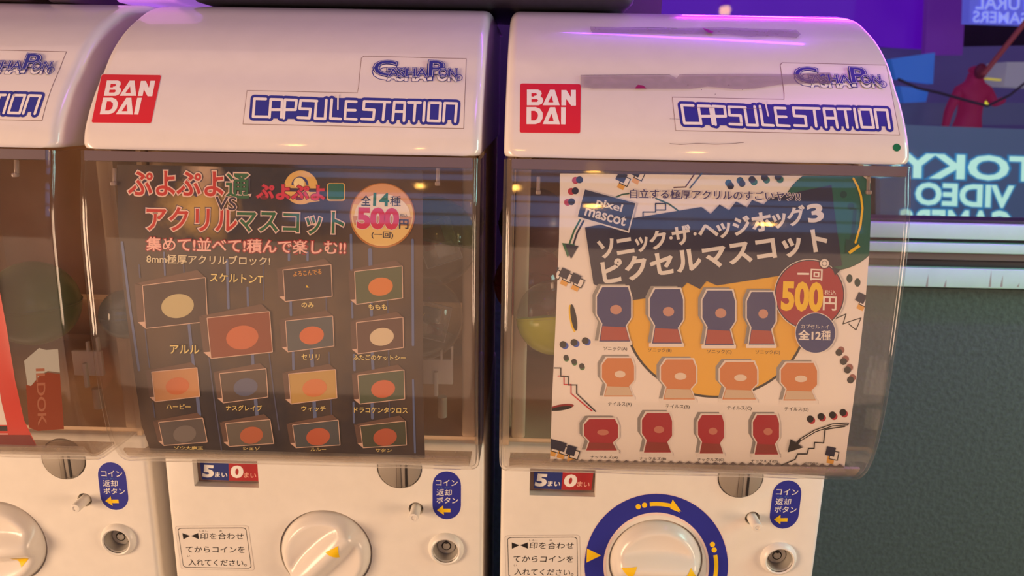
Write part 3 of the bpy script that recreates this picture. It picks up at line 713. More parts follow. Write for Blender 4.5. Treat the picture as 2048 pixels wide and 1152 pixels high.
# ------------------------------------------------------------------ posters behind the clear covers
PS = surf_prof(offset(CASE, -.0042))
def grad_bg():
    m = bpy.data.materials.new('poster_dungeon_print'); m.use_nodes = True; nt = m.node_tree; b = nt.nodes['Principled BSDF']; b.inputs['Roughness'].default_value = .4
    N = nt.nodes.new; L = nt.links.new
    tc = N('ShaderNodeTexCoord'); mp = N('ShaderNodeMapping'); mp.inputs['Scale'].default_value = (9, 9, 3.2); L(tc.outputs['Object'], mp.inputs[0])
    n = N('ShaderNodeTexNoise'); n.inputs['Scale'].default_value = 1.2; n.inputs['Detail'].default_value = 6; L(mp.outputs[0], n.inputs['Vector'])
    r = N('ShaderNodeValToRGB'); e = r.color_ramp.elements; e[0].position = .36; e[0].color = (*lin((34, 28, 42)), 1); e[1].position = .62; e[1].color = (*lin((92, 68, 50)), 1)
    x = r.color_ramp.elements.new(.48); x.color = (*lin((58, 46, 48)), 1)
    L(n.outputs['Fac'], r.inputs[0]); cur = r.outputs[0]
    # printed stonework, with warm lamp reflection put into its colour, broken up by noise
    n2 = N('ShaderNodeTexNoise'); n2.inputs['Scale'].default_value = 70; n2.inputs['Detail'].default_value = 5; L(tc.outputs['Object'], n2.inputs['Vector'])
    for (px_, pz_, rad, sx_, sz_, c_) in ((-.055, -.078, .030, 1, 1.25, (214, 176, 96)), (-.054, -.050, .016, 1, .9, (206, 176, 150)), (.014, -.15, .10, 1, 1.1, (94, 72, 52))):
        sb = N('ShaderNodeMapping'); sb.inputs['Location'].default_value = (-px_*sx_, 0, -pz_*sz_); sb.inputs['Scale'].default_value = (sx_, 0, sz_); L(tc.outputs['Object'], sb.inputs[0])
        ln = N('ShaderNodeVectorMath'); ln.operation = 'LENGTH'; L(sb.outputs[0], ln.inputs[0])
        ad = N('ShaderNodeMath'); ad.operation = 'MULTIPLY_ADD'; ad.inputs[1].default_value = rad*1.1; L(n2.outputs['Fac'], ad.inputs[0]); L(ln.outputs['Value'], ad.inputs[2])
        mr = N('ShaderNodeMapRange'); mr.inputs[1].default_value = rad*.75; mr.inputs[2].default_value = rad*1.6; mr.inputs[3].default_value = .9; mr.inputs[4].default_value = 0; L(ad.outputs[0], mr.inputs[0])
        mx = N('ShaderNodeMix'); mx.data_type = 'RGBA'; L(mr.outputs[0], mx.inputs[0]); L(cur, mx.inputs[6]); mx.inputs[7].default_value = (*lin(c_), 1); cur = mx.outputs[2]
    L(cur, b.inputs['Base Color']); return m
DG = grad_bg()
def poster(name, art, k, label):
    me = art.mesh(name, PS, org(k), 8, base=0); o = link(name, me, None, org(k)); smooth(me, 60); return tag(o, label, 'poster')
# --- middle machine
edge2 = [(234, 329), (845, 341), (846, 600), (846, 760), (850, 917), (302, 905), (283, 850), (270, 760), (257, 660), (245, 560), (236, 450)]
a = Art(clip=None); a.poly(edge2, DG)
st = ink('print_streak', (96, 112, 158)); st2 = ink('print_streak_soft', (74, 78, 112))
for x, y0, y1, w_, d_ in ((244, 485, 740, 5, 34), (278, 530, 555, 3, 2), (328, 505, 550, 3.5, 2), (367, 530, 545, 3, 1), (454, 520, 616, 5, 3), (495, 575, 612, 4, 1), (526, 515, 600, 2.5, 1), (378, 650, 730, 6, 9),
                          (290, 660, 735, 2.5, 9), (578, 500, 520, 5, 0), (615, 505, 520, 5, 0), (581, 590, 630, 5, 1), (652, 590, 622, 2.5, 1), (702, 470, 545, 5, 1), (740, 500, 530, 8, 1), (704, 605, 635, 4, 1), (825, 480, 690, 5, 1),
                          (826, 760, 905, 4, 4), (742, 605, 630, 6, 1), (775, 600, 628, 2.5, 1), (586, 700, 738, 5, 1), (623, 700, 732, 7, 2), (658, 705, 735, 2.5, 1), (708, 710, 740, 5, 1), (744, 700, 738, 6, 2), (777, 700, 735, 2.5, 1),
                          (505, 705, 730, 6, 1), (538, 706, 860, 2.5, 20), (418, 716, 905, 2.5, 26), (628, 800, 835, 7, 2), (662, 800, 830, 2.5, 1), (707, 805, 845, 4, 1), (744, 800, 836, 6, 1), (778, 800, 834, 2.5, 1), (511, 797, 830, 7, 3), (395, 795, 830, 7, 4), (306, 805, 835, 2.5, 4)):
    a.line([(x, y0), (x+d_*.45, (y0+y1)/2), (x+d_, y1)], w_, st if w_ > 3 else st2, lay=4)
# headline
R_, G_ = ink('title_red', (206, 52, 46)), ink('title_green', (34, 106, 66)); PW = ink('title_edge', (246, 214, 200)); PD_ = ink('title_shadow', (70, 62, 92))
OL = lambda c: [(.085, PD_), (.062, PW), (.018, c)]
a.text('ぷよ', (257, 390), (349, 391), 48, OL(R_)); a.text('ぷよ', (354, 391), (446, 392), 48, OL(R_)); a.text('通', (452, 396), (498, 397), 49, OL(G_))
a.text('アクリル', (293, 460), (473, 463), 46, OL(R_)); a.text('マスコット', (474, 464), (687, 469), 44, OL(G_))
a.text('VS', (430, 419), (472, 421), 26, [(.05, PW), (.012, ink('vs_grey', (58, 46, 70)))])
RO = ink('red_edge', (160, 16, 34)); a.text('集めて!並べて!積んで楽しむ!!', (293, 501), (691, 509), 27, [(.075, RO), (.016, K_pink)])
a.text('8mm極厚アクリルブロック!', (293, 526), (540, 531), 18, [(.012, ink('bone', (236, 222, 186)))])
LB = [(.045, K_black), (.015, ink('label_gold', (246, 222, 140)))]
a.text('スケルトンT', (420, 563), (526, 567), 17, LB)
# small game logo: disc with a 2, red letters, green block
a.circ(602, 375, 34, K_gold); a.poly([(568, 376), (636, 377), (633, 384), (571, 383)], ink('dark_band', (60, 44, 70))); a.ring(600, 370, 12, 17, ink('two_blue', (50, 60, 130)), PI, 2*PI); a.circ(598, 366, 11, K_cream); a.poly([(585, 402), (612, 378), (640, 402), (600, 408)], K_gold)
a.text('ぷよぷよ', (514, 397), (648, 400), 28, [(.07, ink('logo_dark_red', (120, 20, 40))), (.04, ink('logo_red', (220, 50, 80)))])
a.rrect(654, 366, 690, 402, 5, K_gold); a.rrect(656, 367, 688, 399, 5, ink('block_green', (20, 110, 90)))
# price medallion
a.circ(764.5, 431, 65, ink('medal_edge', (186, 120, 50)), n=60); a.circ(764.5, 430, 62, ink('medal_gold', (240, 206, 130)), n=60)
a.poly([(764.5+62*math.cos(t_), 430+62*math.sin(t_)) for t_ in [PI+.35+(PI-.7)*i/20 for i in range(21)]], ink('medal_top', (226, 170, 120)))
a.poly([(764.5+56*math.cos(t_), 432+44*math.sin(t_)) for t_ in [PI+(PI)*i/20 for i in range(21)]], ink('medal_light', (246, 232, 208)))
a.poly([(705, 432), (824, 434), (820, 452), (709, 450)], ink('medal_mid', (206, 150, 84)))
a.text('全', (722, 411), (741, 411.5), 20, [(.02, K_navy)]); a.text('14', (747, 411), (777, 412), 25, [(.028, ink('num_green', (20, 120, 90)))]); a.text('種', (780, 412), (801, 412.5), 20, [(.008, K_navy)])
a.text('500', (716, 455), (795, 457), 38, [(.075, K_white), (.055, K_magenta)]); a.text('円', (798, 457), (816, 457.5), 18, [(.015, K_navy)]); a.text('税込', (800, 434), (815, 434.4), 7, [(0, K_navy)])
a.text('(一回)', (743, 477), (786, 478), 14, [(.015, K_navy)])
# printed acrylic blocks: plain picture panels only
PB = [((285, 571), (411, 555), (415, 643), (291, 657), (70, 50, 46), (200, 186, 140)), ((414, 636), (539, 623), (545, 704), (422, 717), (140, 66, 38), (206, 110, 66)),
      ((566, 540), (662, 529), (664.5, 592.5), (570, 603), (54, 34, 38), None), ((709, 543), (804.5, 532), (805.5, 596), (712, 609), (86, 96, 66), (222, 130, 56)),
      ((571, 642), (665.5, 632), (668, 692), (575, 704), (84, 90, 96), (216, 112, 62)), ((712.5, 645), (806, 634.5), (807, 695), (715, 708), (96, 66, 58), (222, 204, 172)),
      ((303, 744), (394, 735.5), (399.5, 793), (310, 803.5), (206, 150, 100), (214, 120, 70)), ((439, 747), (532, 737.5), (536, 794), (446, 806), (86, 70, 62), (92, 98, 130)),
      ((577, 748), (671, 739), (674, 796), (582, 808), (196, 160, 92), (216, 130, 78)), ((715.5, 750.5), (808, 740), (809.5, 798), (719, 808), (80, 92, 70), (208, 106, 66)),
      ((317, 844.6), (405.5, 836), (414.5, 884), (327, 891), (92, 84, 84), (122, 114, 112)), ((451, 847), (540, 839), (547.6, 887), (458, 893), (104, 96, 88), (190, 104, 70)),
      ((585, 850), (676.5, 840), (680, 890), (591.5, 895.6), (76, 82, 88), (196, 96, 62)), ((720, 851.7), (811, 842), (813, 890), (726, 895.6), (70, 74, 56), (186, 92, 62))]
lid, sidec, frame_c = ink('block_lid', (108, 78, 66)), ink('block_side', (100, 72, 62)), ink('block_edge', (226, 190, 170))
for i, (tl, tr, br, bl, c1, c2) in enumerate(PB):
    dx = (tr[0]-tl[0])
    a.poly([tl, tr, (tr[0]-dx*.13, tr[1]-dx*.12), (tl[0]-dx*.10, tl[1]-dx*.035)], lid)
    a.poly([tl, (tl[0]-dx*.13, tl[1]-dx*.03), (bl[0]-dx*.12, bl[1]-dx*.08), bl], sidec)
    a.poly([bl, (bl[0]-dx*.12, bl[1]-dx*.10), (bl[0]+dx*.12, bl[1]-dx*.12)], frame_c)
    a.poly([tl, tr, br, bl], ink('panel_%s' % 'abcdefghijklmn'[i], c1))
    if c2:
        mx, my = (tl[0]+br[0])/2, (tl[1]+br[1])/2; a.circ(mx+dx*.04, my+dx*.04, dx*.26, ink('swatch_%s' % 'abcdefghijklmn'[i], c2), ry=dx*.19, rot=-.15)
    a.line([tl, tr, br, bl], 1.5, frame_c, cap=False, closed=True)
a.text('よろこんでる', (587, 553), (643, 548), 10, [(.02, ink('deep_gold', (220, 150, 40)))]); a.poly([(612, 575), (618, 575), (613, 570)], K_yellow)
for t_, x0, x1, y, h_ in (('アルル', 340, 398, 707, 17), ('のみ', 603, 628, 615, 10), ('ももも', 737, 774, 619, 11), ('セリリ', 603, 639, 719, 11), ('ふたごのケットシー', 706, 811, 720, 11), ('ハーピー', 333, 381, 818, 10), ('ナスグレイブ', 452, 524, 821, 11),
                          ('ウィッチ', 603, 651, 822, 10), ('ドラコケンタウロス', 708, 815, 825, 11), ('ゾウ大魔王', 348, 406, 899, 7), ('シェゾ', 486, 520, 900, 7), ('ルルー', 621, 652, 902, 6.5), ('サタン', 751, 783, 904, 7)):
    a.text(t_, (x0, y), (x1, y+(x1-x0)*.012), h_, LB)
a.text('©SEGA', (760, 913), (840, 915), 4, [(0, K_grey)])
poster('poster', a, 2, 'dark brown poster of picture blocks with a gold price disc, inside the middle machine')

# --- right machine
edge3 = [(1120, 347), (1741, 353), (1742, 420), (1739, 500), (1731, 600), (1720, 700), (1706, 810), (1696, 880), (1689, 935), (1100, 924), (1104, 800), (1111, 650), (1118, 480)]
a = Art(clip=[(1120, 347), (1741, 353), (1742, 420), (1739, 500), (1731, 600), (1720, 700), (1706, 810), (1696, 880), (1689, 935), (1100, 924)])
paper = mat('poster_paper', (246, 238, 230), .4); a.poly(edge3, paper, noclip=True)
YB = ink('yellow_disc', (240, 182, 40)); TG = ink('teal_disc', (24, 98, 80)); NV = ink('title_navy', (34, 34, 66)); WT = paper
a.circ(1432, 632, 184, K_black, ry=164, n=80); a.circ(1432, 632, 179, YB, ry=159.5, n=80)
a.circ(1665, 437, 104, K_black, n=70); a.circ(1665, 437, 103, TG, n=70)
for x, y in ((1687, 389), (1702, 413)): a.circ(x, y, 7, ink('teal_dark', (20, 70, 66)))
# marks
def dots(L_, c, dx, dy, r=7, top=K_navy):
    for x, y in L_: a.circ(x+dx, y+dy, r, c, n=20); a.circ(x, y, r, top, n=20)
dots([(1159, 359.5), (1150.5, 381.6), (1143, 403.5)], ink('dot_red', (190, 50, 66)), -8, 1.2)
dots([(1461, 372), (1484, 367)], ink('dot_blue', (30, 90, 140)), -4, -6); dots([(1504, 359), (1529, 355), (1556, 354)], ink('dot_teal', (30, 110, 90)), 4, 5)
dots([(1126, 689), (1148, 685), (1170.5, 681.5)], ink('dot_blue2', (30, 80, 190)), 4, 2.5, 7, K_black); dots([(1132, 715), (1148, 723), (1163.5, 732)], ink('dot_g2', (60, 120, 60)), 1, 3, 5.4, K_black)
dots([(1678, 705), (1687, 723), (1695, 740), (1701, 760)], ink('dot_brown', (150, 88, 80)), 4, -5, 7, K_black); dots([(1620.5, 838), (1642, 833), (1665, 830), (1686, 825)], ink('dot_red', (190, 50, 66)), 3, 3, 7, K_black)
for x, y in ((1699, 557), (1715, 565)): a.circ(x, y, 6, ink('dot_deep', (24, 60, 58)), ry=8.5)
def sqs(L_, s=9, rot=.45):
    for x, y in L_:
        sq = lambda cx, cy, r: [(cx+r*math.cos(rot+PI/2*i+PI/4), cy+r*math.sin(rot+PI/2*i+PI/4)) for i in range(4)]
        a.poly(sq(x, y+17, 10), ink('sq_gold', (236, 176, 80)))
        a.poly(sq(x+7, y+8, 13), K_black); a.poly(sq(x+7, y+8, 10.5), WT); a.poly(sq(x, y, 13), K_navy)
sqs([(1243, 354), (1272, 343)]); sqs([(1106, 540), (1129, 547), (1151, 557)]); sqs([(1105, 888), (1122, 893), (1142, 901)], 8, .3); sqs([(1722, 596)]); sqs([(1661, 903)], rot=.2)
a.circ(1144.5, 637, 5.5, K_yellow, ry=28, rot=-.17); a.circ(1147.5, 635, 5.5, K_black, ry=27, rot=-.17); a.circ(1124, 814, 24, ink('ell_red', (150, 40, 40)), ry=5.5, rot=-.14); a.circ(1122, 817, 22, K_black, ry=4, rot=-.14)
a.line([(1116, 752), (1128, 752), (1128, 769), (1142, 769), (1142, 787), (1184, 822)], 2.2, K_red); a.line([(1109, 736), (1121.5, 736), (1121.5, 753), (1136.5, 753), (1136.5, 770), (1153, 770), (1153, 787), (1191, 823)], 2.2, K_black)
a.line([(1690, 853), (1650, 859), (1647, 886), (1629, 885), (1628, 897), (1617, 897), (1614, 908), (1595, 908), (1590, 919), (1560, 932)], 2.2, K_black)
a.line([(1695, 848), (1665, 850), (1630, 862), (1600, 880), (1592, 890)], 5.5, K_black); a.line([(1695, 848), (1665, 850), (1630, 862), (1602, 879)], 1.6, WT); a.poly([(1581, 878), (1606, 895), (1575, 905)], K_black)
a.line([(1663, 638), (1674, 636), (1692, 628), (1686, 648), (1708, 640), (1722, 636), (1712, 660), (1698, 648)], 2, K_black)
a.line([(1391, 345), (1371, 374), (1348, 375)], 2.6, ink('wire_plum', (84, 44, 80))); a.line([(1405, 345), (1380, 376)], 2.6, ink('wire_blue', (50, 90, 140)))
a.line([(1230, 395), (1244, 389), (1258, 387)], 3, ink('wire_green', (50, 96, 80))); a.line([(1312, 397), (1338, 408), (1360, 424)], 3.4, _mats['print_wire_green'])
a.line([(1286, 434), (1286, 424), (1311, 424), (1311, 407), (1331, 407), (1331, 420), (1313, 420)], 2.4, K_navy); a.line([(1290, 430), (1312, 428)], 2, WT)
a.line([(1160, 440), (1148, 462), (1139, 487)], 3.6, K_green); a.line([(1167, 442), (1154, 466), (1147, 488)], 3.4, K_navy); a.poly([(1124, 486), (1150, 489), (1135, 515)], K_green); a.poly([(1130, 488), (1157, 492), (1142, 518)], K_navy)
# title band
a.poly([(1170, 455), (1196, 450), (1268, 436), (1403, 414), (1421, 428), (1439, 409), (1458, 421), (1472, 403), (1494, 415), (1504, 400), (1527, 409), (1540, 396), (1600, 383), (1663, 370), (1668, 417), (1684, 531),
        (1556, 552), (1434, 571), (1413, 562), (1400, 578), (1374, 565), (1356, 585), (1336, 576), (1322, 592), (1256, 602), (1240, 596), (1187, 568)], NV)
a.text('自立する極厚アクリルのすごいヤツ!!', (1260, 396), (1600, 402), 18, [(.06, WT), (.012, ink('indigo', (54, 46, 110)))])
a.poly([(1169, 378), (1273, 406), (1258, 466), (1154, 435)], K_white); a.poly([(1170, 379), (1271, 406.5), (1256, 462), (1155.5, 433)], ink('badge_navy', (44, 52, 84)))
a.text('pixel', (1191, 414), (1241, 428), 19, [(.022, K_white)]); a.text('mascot', (1169, 430), (1249, 452), 17, [(.022, K_white)])
def tl(s_, x0, x1, h_, up_=0):
    b_ = lambda x: 515-.171*(x-1210)-up_
    a.text(s_, (x0, b_(x0)), (x1, b_(x1)), h_, [(.035, K_white)])
for s_, x0, x1, h_, u_ in (('ソ', 1201, 1231, 34, 0), ('ニ', 1236, 1268, 28, 2), ('ッ', 1275, 1298, 27, 0), ('ク', 1304, 1335, 34, 0), ('・', 1340, 1345, 5, 14), ('ザ', 1349, 1384, 36, 0), ('・', 1388, 1393, 5, 14), ('ヘ', 1400, 1436, 24, 6),
                           ('ッ', 1438, 1463, 27, 0), ('ジ', 1470, 1502, 34, 0), ('ホ', 1508, 1545, 35, 0), ('ッ', 1549, 1574, 27, 0), ('グ', 1579, 1613, 36, 0), ('3', 1620, 1647, 34, 0)): tl(s_, x0, x1, h_, u_)
a.text('ピクセルマスコット', (1209, 569), (1656, 501), 46, [(.036, K_white)])
# yellow arrow on teal
a.line([(1710, 420), (1706, 470), (1700, 485)], 7, _mats['print_teal_dark']); a.poly([(1692, 478), (1716, 486), (1690, 508)], _mats['print_teal_dark'])
a.line([(1707, 357), (1716, 374), (1722, 392), (1725, 417), (1721, 451), (1711, 485)], 4.2, K_yellow); a.line([(1698, 506), (1719, 491)], 6, K_yellow, cap=False)
# price discs
a.circ(1619, 589, 71, WT, n=60); a.circ(1619, 589, 69.5, K_navy, n=60); a.circ(1619, 589, 67.5, ink('price_red', (168, 24, 48)), n=60)
a.circ(1649, 527, 11, K_navy); a.circ(1649, 527, 9, WT); a.circ(1649, 527, 5.5, K_navy); a.circ(1649, 527, 4.5, WT); a.poly([(1664, 534), (1681, 540), (1670, 551)], K_navy)
a.text('一', (1595, 549), (1618, 549.3), 3.2, [(.01, WT)]); a.text('回', (1621, 560), (1644, 561), 22, [(.02, WT)])
a.text('500', (1564, 618), (1643, 621), 53, [(.045, K_yellow)]); a.text('円', (1646, 620), (1672, 621), 27, [(.02, WT)]); a.text('税込', (1649, 590), (1672, 590.5), 10, [(0, WT)])
a.circ(1631, 666, 41, WT, n=50); a.circ(1631, 666, 39.5, ink('count_blue', (36, 50, 120)), n=50); a.text('カプセルトイ', (1602, 657), (1658, 658), 9, [(0, WT)]); a.text('全12', (1597, 679), (1641, 680), 19, [(.03, WT)]); a.text('種', (1642, 680), (1661, 680.5), 19, [(.008, WT)])
# plain stand-in plaques where the pictures are
shadow_g, rimw = ink('plaque_shadow', (150, 146, 142)), ink('plaque_rim', (240, 232, 224))
rows = [((1194, 572, 1262, 690), (1300, 576, 1366, 694), (1405, 579, 1470, 697), (1494, 582, 1551, 696)), ((1204, 714, 1268, 800), (1322, 717, 1392, 806), (1440, 722, 1514, 806), (1562, 724, 1634, 808)),
        ((1168, 836, 1236, 908), (1284, 824, 1344, 912), (1396, 828, 1448, 914), (1506, 828, 1558, 916))]
pal = [((50, 56, 120), (176, 74, 62)), ((214, 130, 62), (214, 190, 160)), ((176, 46, 56), (150, 60, 52))]
for rw, (c1, c2) in zip(rows, pal):
    k_ = 'abc'[pal.index((c1, c2))]
    for x0, y0, x1, y1 in rw:
        hgt = y1-y0; dx = (x1-x0)*.16
        def stand(o_, m_, lo, grow): a.poly([(x0+o_+dx-grow, y0+lo-grow), (x1+o_-dx*.6+grow, y0+lo-grow), (x1+o_+grow, y0+lo+hgt*.18), (x1+o_+grow, y0+lo+hgt*.52), (x1+o_-dx+grow, y0+lo+hgt*.66), (x1+o_-dx*.2+grow, y1+lo-9+grow), (x0+o_+dx*.4-grow, y1+lo-9+grow), (x0+o_+dx-grow, y0+lo+hgt*.62), (x0+o_-grow, y0+lo+hgt*.46), (x0+o_-grow, y0+lo+hgt*.16)], m_)
        stand(-7, shadow_g, -2, 2); stand(0, rimw, 2, 3); a.rrect(x0-2, y1-8, x1+2, y1, 1.5, rimw); stand(0, ink('plaque_'+k_, c1), 2, 0)
        a.poly([(x0+dx, y0+hgt*.68), (x1-dx, y0+hgt*.70), (x1-dx*.3, y1-9), (x0+dx*.6, y1-9)], ink('plaque_foot_'+k_, c2)); a.circ((x0+x1)/2+4, y0+hgt*.40, (x1-x0)*.17, ink('plaque_spot_'+k_, {'a': (206, 150, 130), 'b': (236, 218, 196), 'c': (206, 130, 110)}[k_]), ry=hgt*.08)
cap = [(0.005, K_black)]
for s_, L_ in (('ソニック', ((1207, 1254, 702), (1296, 1343, 705), (1414, 1463, 708), (1511, 1560, 709))), ('テイルス', ((1216, 1263, 813), (1331, 1379, 818), (1454, 1503, 821), (1569, 1617, 823))), ('ナックルズ', ((1181, 1235, 918), (1279, 1332, 921), (1395, 1448, 923), (1502, 1555, 926)))):
    for (x0, x1, y), c_ in zip(L_, 'ABCD'): a.text('%s(%s)' % (s_, c_), (x0, y), (x1, y+.6), 9 if y < 900 else 7, cap)
a.text('©SEGA', (1609, 929), (1637, 929.5), 4.5, [(.01, K_grey)])
N_ = 33; zig = [(1101, 925)]
for i in range(N_): zig += [(1101+i*17.8+9, 913.5+(i*17.8)*.0175+4), (1101+(i+1)*17.8, 921+(i*17.8)*.0175+3)]
zig += [(1689, 938), (1101, 927)]
a.poly(zig, ink('zigzag', (104, 92, 92)))
poster('poster', a, 3, 'white poster with a navy title band and yellow disc inside the rightmost machine')

# --- left machine
a = Art(); a.poly([(-330, 330), (-60, 330), (-40, 420), (-22, 500), (0, 585), (14, 660), (30, 760), (48, 840), (74, 893), (-330, 893)], ink('poster_red', (214, 60, 46)))
a.poly([(-330, 430), (-40, 440), (-20, 640), (2, 800), (14, 850), (-330, 850)], K_white); a.poly([(-330, 852), (14, 852), (15, 862), (-330, 862)], K_black); a.line([(-330, 868), (16, 868)], 2, K_white, cap=False)
a.poly([(-330, 870), (60, 870), (74, 893), (-330, 893)], ink('poster_maroon', (130, 34, 34)))
poster('poster', a, 1, 'red bordered poster inside the leftmost machine, cut off by the frame')

# ------------------------------------------------------------------ capsules
def capsule(px, py, Y, r, mtop, mbot, label, tilt=(0, 0), group='toy capsules inside the machines'):
    c = atY(px, py, Y); e = empty('toy_capsule', c, label, 'capsule', group)
    R3 = Matrix.Rotation(tilt[0], 3, 'Y') @ Matrix.Rotation(tilt[1], 3, 'X')
    for nm, sgn, m in (('upper_shell', 1, mtop), ('lower_shell', -1, mbot)):
        bm = bmesh.new(); rings = []
        n = 14; rr = r if sgn > 0 else r*1.012
        for i in range(n):
            t_ = PI/2*i/(n-1); rings.append([bm.verts.new(R3 @ Vector((rr*math.cos(t_)*math.cos(2*PI*k/40), rr*math.cos(t_)*math.sin(2*PI*k/40), sgn*rr*math.sin(t_)))) for k in range(40)] if i < n-1 else [bm.verts.new(R3 @ Vector((0, 0, sgn*rr)))])
        # little lip
        lip = [bm.verts.new(R3 @ Vector((rr*1.02*math.cos(2*PI*k/40), rr*1.02*math.sin(2*PI*k/40), -sgn*rr*.03))) for k in range(40)]
        rings.insert(0, lip)
        for A, B in zip(rings, rings[1:]):
            for k in range(40):
                if len(B) == 1: bm.faces.new((A[k], A[(k+1) % 40], B[0]))
                else: bm.faces.new((A[k], A[(k+1) % 40], B[(k+1) % 40], B[k]))
        link(nm, mk(nm, bm, m, 60), e)
    return c
cl = clear('capsule_clear', (.86, .85, .83), .05, .05, 1.5, (.8, .78, .72))
cg = clear('capsule_green', (.55, .72, .42), .12, .05, 1.5, (.42, .55, .32)); cyg = mat('capsule_yellow_green', (176, 176, 50), .2, alpha=.82)
crd = clear('capsule_red', (.62, .16, .14), .16, .08, 1.5, (.45, .08, .08)); cblue = clear('capsule_blue', (.55, .66, .72), .14, .06, 1.5, (.5, .62, .7)); cgd = mat('capsule_green_solid', (104, 122, 60), .3, alpha=.9)
capsule(866, 482, .605, .0365, cg, cl, 'clear and green capsule right of the dark poster, upper one', (.15, -.2))
capsule(842, 636, .600, .0350, cl, cl, 'clear capsule right of the dark poster, lower one', (.5, -.3))
capsule(1108, 634, .585, .0305, cl, cyg, 'capsule with yellow green lower half, left of the white poster', (-.10, -.25))
capsule(1062, 566, .655, .0330, crd, crd, 'dark red capsule behind the yellow green one')
capsule(252, 628, .580, .0200, cblue, cblue, 'pale blue capsule behind the left edge of the dark poster')
capsule(68, 606, .590, .0345, cgd, cgd, 'big green capsule inside the leftmost machine')
capsule(1068, 446, .700, .0330, mat('capsule_plum', (92, 52, 56), .3, alpha=.9), _mats['capsule_plum'], 'plum coloured capsule high at the left of the white poster')
def card(px, py, Y, w_, h_, rot, label, cols):
    c = atY(px, py, Y); bm = bmesh.new(); box(bm, (0, 0, 0), (w_, .005, h_), bev=.0004)
    me = mk('acrylic_block', bm, clear('acrylic_clear', (.9, .9, .9), .1, .05)); o = link('acrylic_block', me, None, c); o.rotation_euler = rot
    tag(o, label, 'toy', 'acrylic toys inside capsules')
    bm = bmesh.new()
    for x0, z0, x1, z1 in ((-.5, -.5, .5, -.5), (.5, -.5, .5, .5), (.5, .5, -.5, .5), (-.5, .5, -.5, -.5)): tube(bm, [(x0*w_, -.0026, z0*h_), (x1*w_, -.0026, z1*h_)], .00035, 6)
    link('edge_line', mk('edge_line', bm, mat('edge_pale', (220, 200, 190), .4)), o)
    bm = bmesh.new(); box(bm, (-.1*w_, .0005, .12*h_), (w_*.6, .003, h_*.5), bev=.0008); link('picture_layer', mk('picture_layer', bm, cols[0]), o)
    bm = bmesh.new(); box(bm, (.12*w_, .0002, -.2*h_), (w_*.5, .0032, h_*.34), bev=.0008); link('picture_layer', mk('picture_layer', bm, cols[1]), o)
card(876, 484, .600, .030, .036, (0, -.32, .1), 'acrylic block with orange and white in the upper clear capsule', (mat('toy_orange', (196, 104, 56), .5), mat('toy_white', (214, 200, 196), .4)))
card(866, 642, .595, .026, .030, (0, .22, 0), 'acrylic block with pale and red parts in the lower clear capsule', (mat('toy_grey', (170, 158, 146), .4), mat('toy_red', (140, 58, 44), .5)))

# ------------------------------------------------------------------ shelf and strips above the machines
bm = bmesh.new(); zt_ = .0865
def rr2(x0, x1, y0, y1, z0, z1, r, m, name, label, cat):
    bm = bmesh.new(); box(bm, ((x0+x1)/2, (y0+y1)/2, (z0+z1)/2), (x1-x0, y1-y0, z1-z0), bev=r); return tag(link(name, mk(name, bm, m)), label, cat)
pL = atY(384, 8, .70); pR = atY(1268, 8, .70)
rr2(pL.x, pR.x, .690, .855, .0795, .16, .010, mat('black_purple_base', (40, 32, 50), .5, noise=.15, nscale=120), 'upper_base', 'dark rounded machine base resting above the middle hood', 'base')
pA = atY(243, 4, .71); pB = atY(370, 4, .71)
rr2(pA.x, pB.x-.003, .700, .80, .0795, .15, .003, mat('lit_acrylic', (186, 120, 230), .3, emis=.5), 'acrylic_stand', 'purple lit acrylic block above the gap beside the middle hood', 'stand')  # purple LED light put into the acrylic's colour and emission
pA = atY(-60, 4, .71); pB = atY(60, 4, .71)
rr2(pA.x-.1, pB.x, .700, .80, .0795, .15, .006, mat('grey_brown_base', (86, 60, 66), .5), 'upper_base', 'dark brown machine base above the leftmost hood', 'base')
pA = atY(102, 4, .71); pB = atY(150, 4, .71)
rr2(pA.x, pB.x, .704, .80, .0795, .15, .003, mat('plum_block', (80, 62, 78), .5), 'spacer_block', 'small plum coloured block left of the purple lit acrylic', 'block')
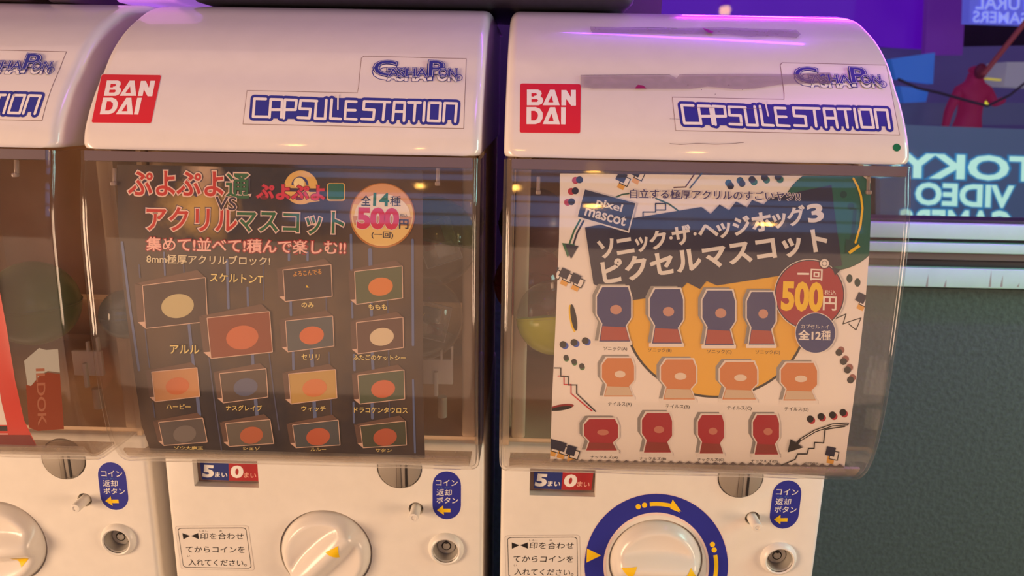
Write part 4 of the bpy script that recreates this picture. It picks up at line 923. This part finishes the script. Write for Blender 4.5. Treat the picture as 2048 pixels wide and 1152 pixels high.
# LED tube (real lamp): housing and glowing tube above and behind the right hood
led = empty('led_tube', (.50, .85, .165), 'purple LED tube above and behind the rightmost hood', 'lamp')
bm = bmesh.new(); tube(bm, [(-.34, 0, 0), (.5, 0, 0)], .006, 12); link('tube', mk('tube', bm, emat('led_purple', (215, 30, 255), 42)), led)
bm = bmesh.new(); box(bm, (.08, .008, .014), (.88, .022, .016), bev=.002); link('housing', mk('housing', bm, mat('led_housing', (60, 60, 66), .4)), led)
for x in (-.3, .46):
    bm = bmesh.new(); tube(bm, [(x, .008, .02), (x, .008, 1.92)], .002, 8); link('hanger', mk('hanger', bm, steel), led)
# lamps and screens of the room behind the camera, seen only as reflections
for i, (x, y, z) in enumerate(((.62, -1.5, 1.02), (-.9, -1.6, 1.05), (.25, -1.7, .62), (.95, -1.9, .45), (-.3, -1.4, .9))):
    e = empty('pendant_lamp', (x, y, z), ('small warm pendant lamp behind the viewer, second from the right', 'small warm pendant lamp behind the viewer, leftmost', 'small warm pendant lamp behind the viewer, middle one, hung low', 'small warm pendant lamp behind the viewer, rightmost and lowest', 'small warm pendant lamp behind the viewer, second from the left')[i], 'lamp', 'pendant lamps behind the viewer')
    bm = bmesh.new(); bmesh.ops.create_uvsphere(bm, u_segments=16, v_segments=10, radius=.028); link('bulb', mk('bulb', bm, emat('bulb_warm', (255, 190, 90), 60)), e)
    bm = bmesh.new(); tube(bm, [(0, 0, .028), (0, 0, 2.1-z)], .003, 6); link('cord', mk('cord', bm, steel_d), e)
    bm = bmesh.new(); tube(bm, [(0, 0, .024), (0, 0, .07)], [.03, .012], 14); link('lamp_shade', mk('lamp_shade', bm, steel_d), e)
for i, z in enumerate((.55, .86, 1.2)):
    bm = bmesh.new(); box(bm, (0, 0, 0), (3.1, .03, .25), bev=.01); o = link('light_box', mk('light_box', bm, emat('panel_blue', (84, 122, 180), 2.2)), None, (.35, -2.7, z)); tag(o, ('lowest', 'middle', 'topmost')[i]+' of the long blue glowing panels on the wall behind the viewer', 'light', 'blue light panels behind the viewer')
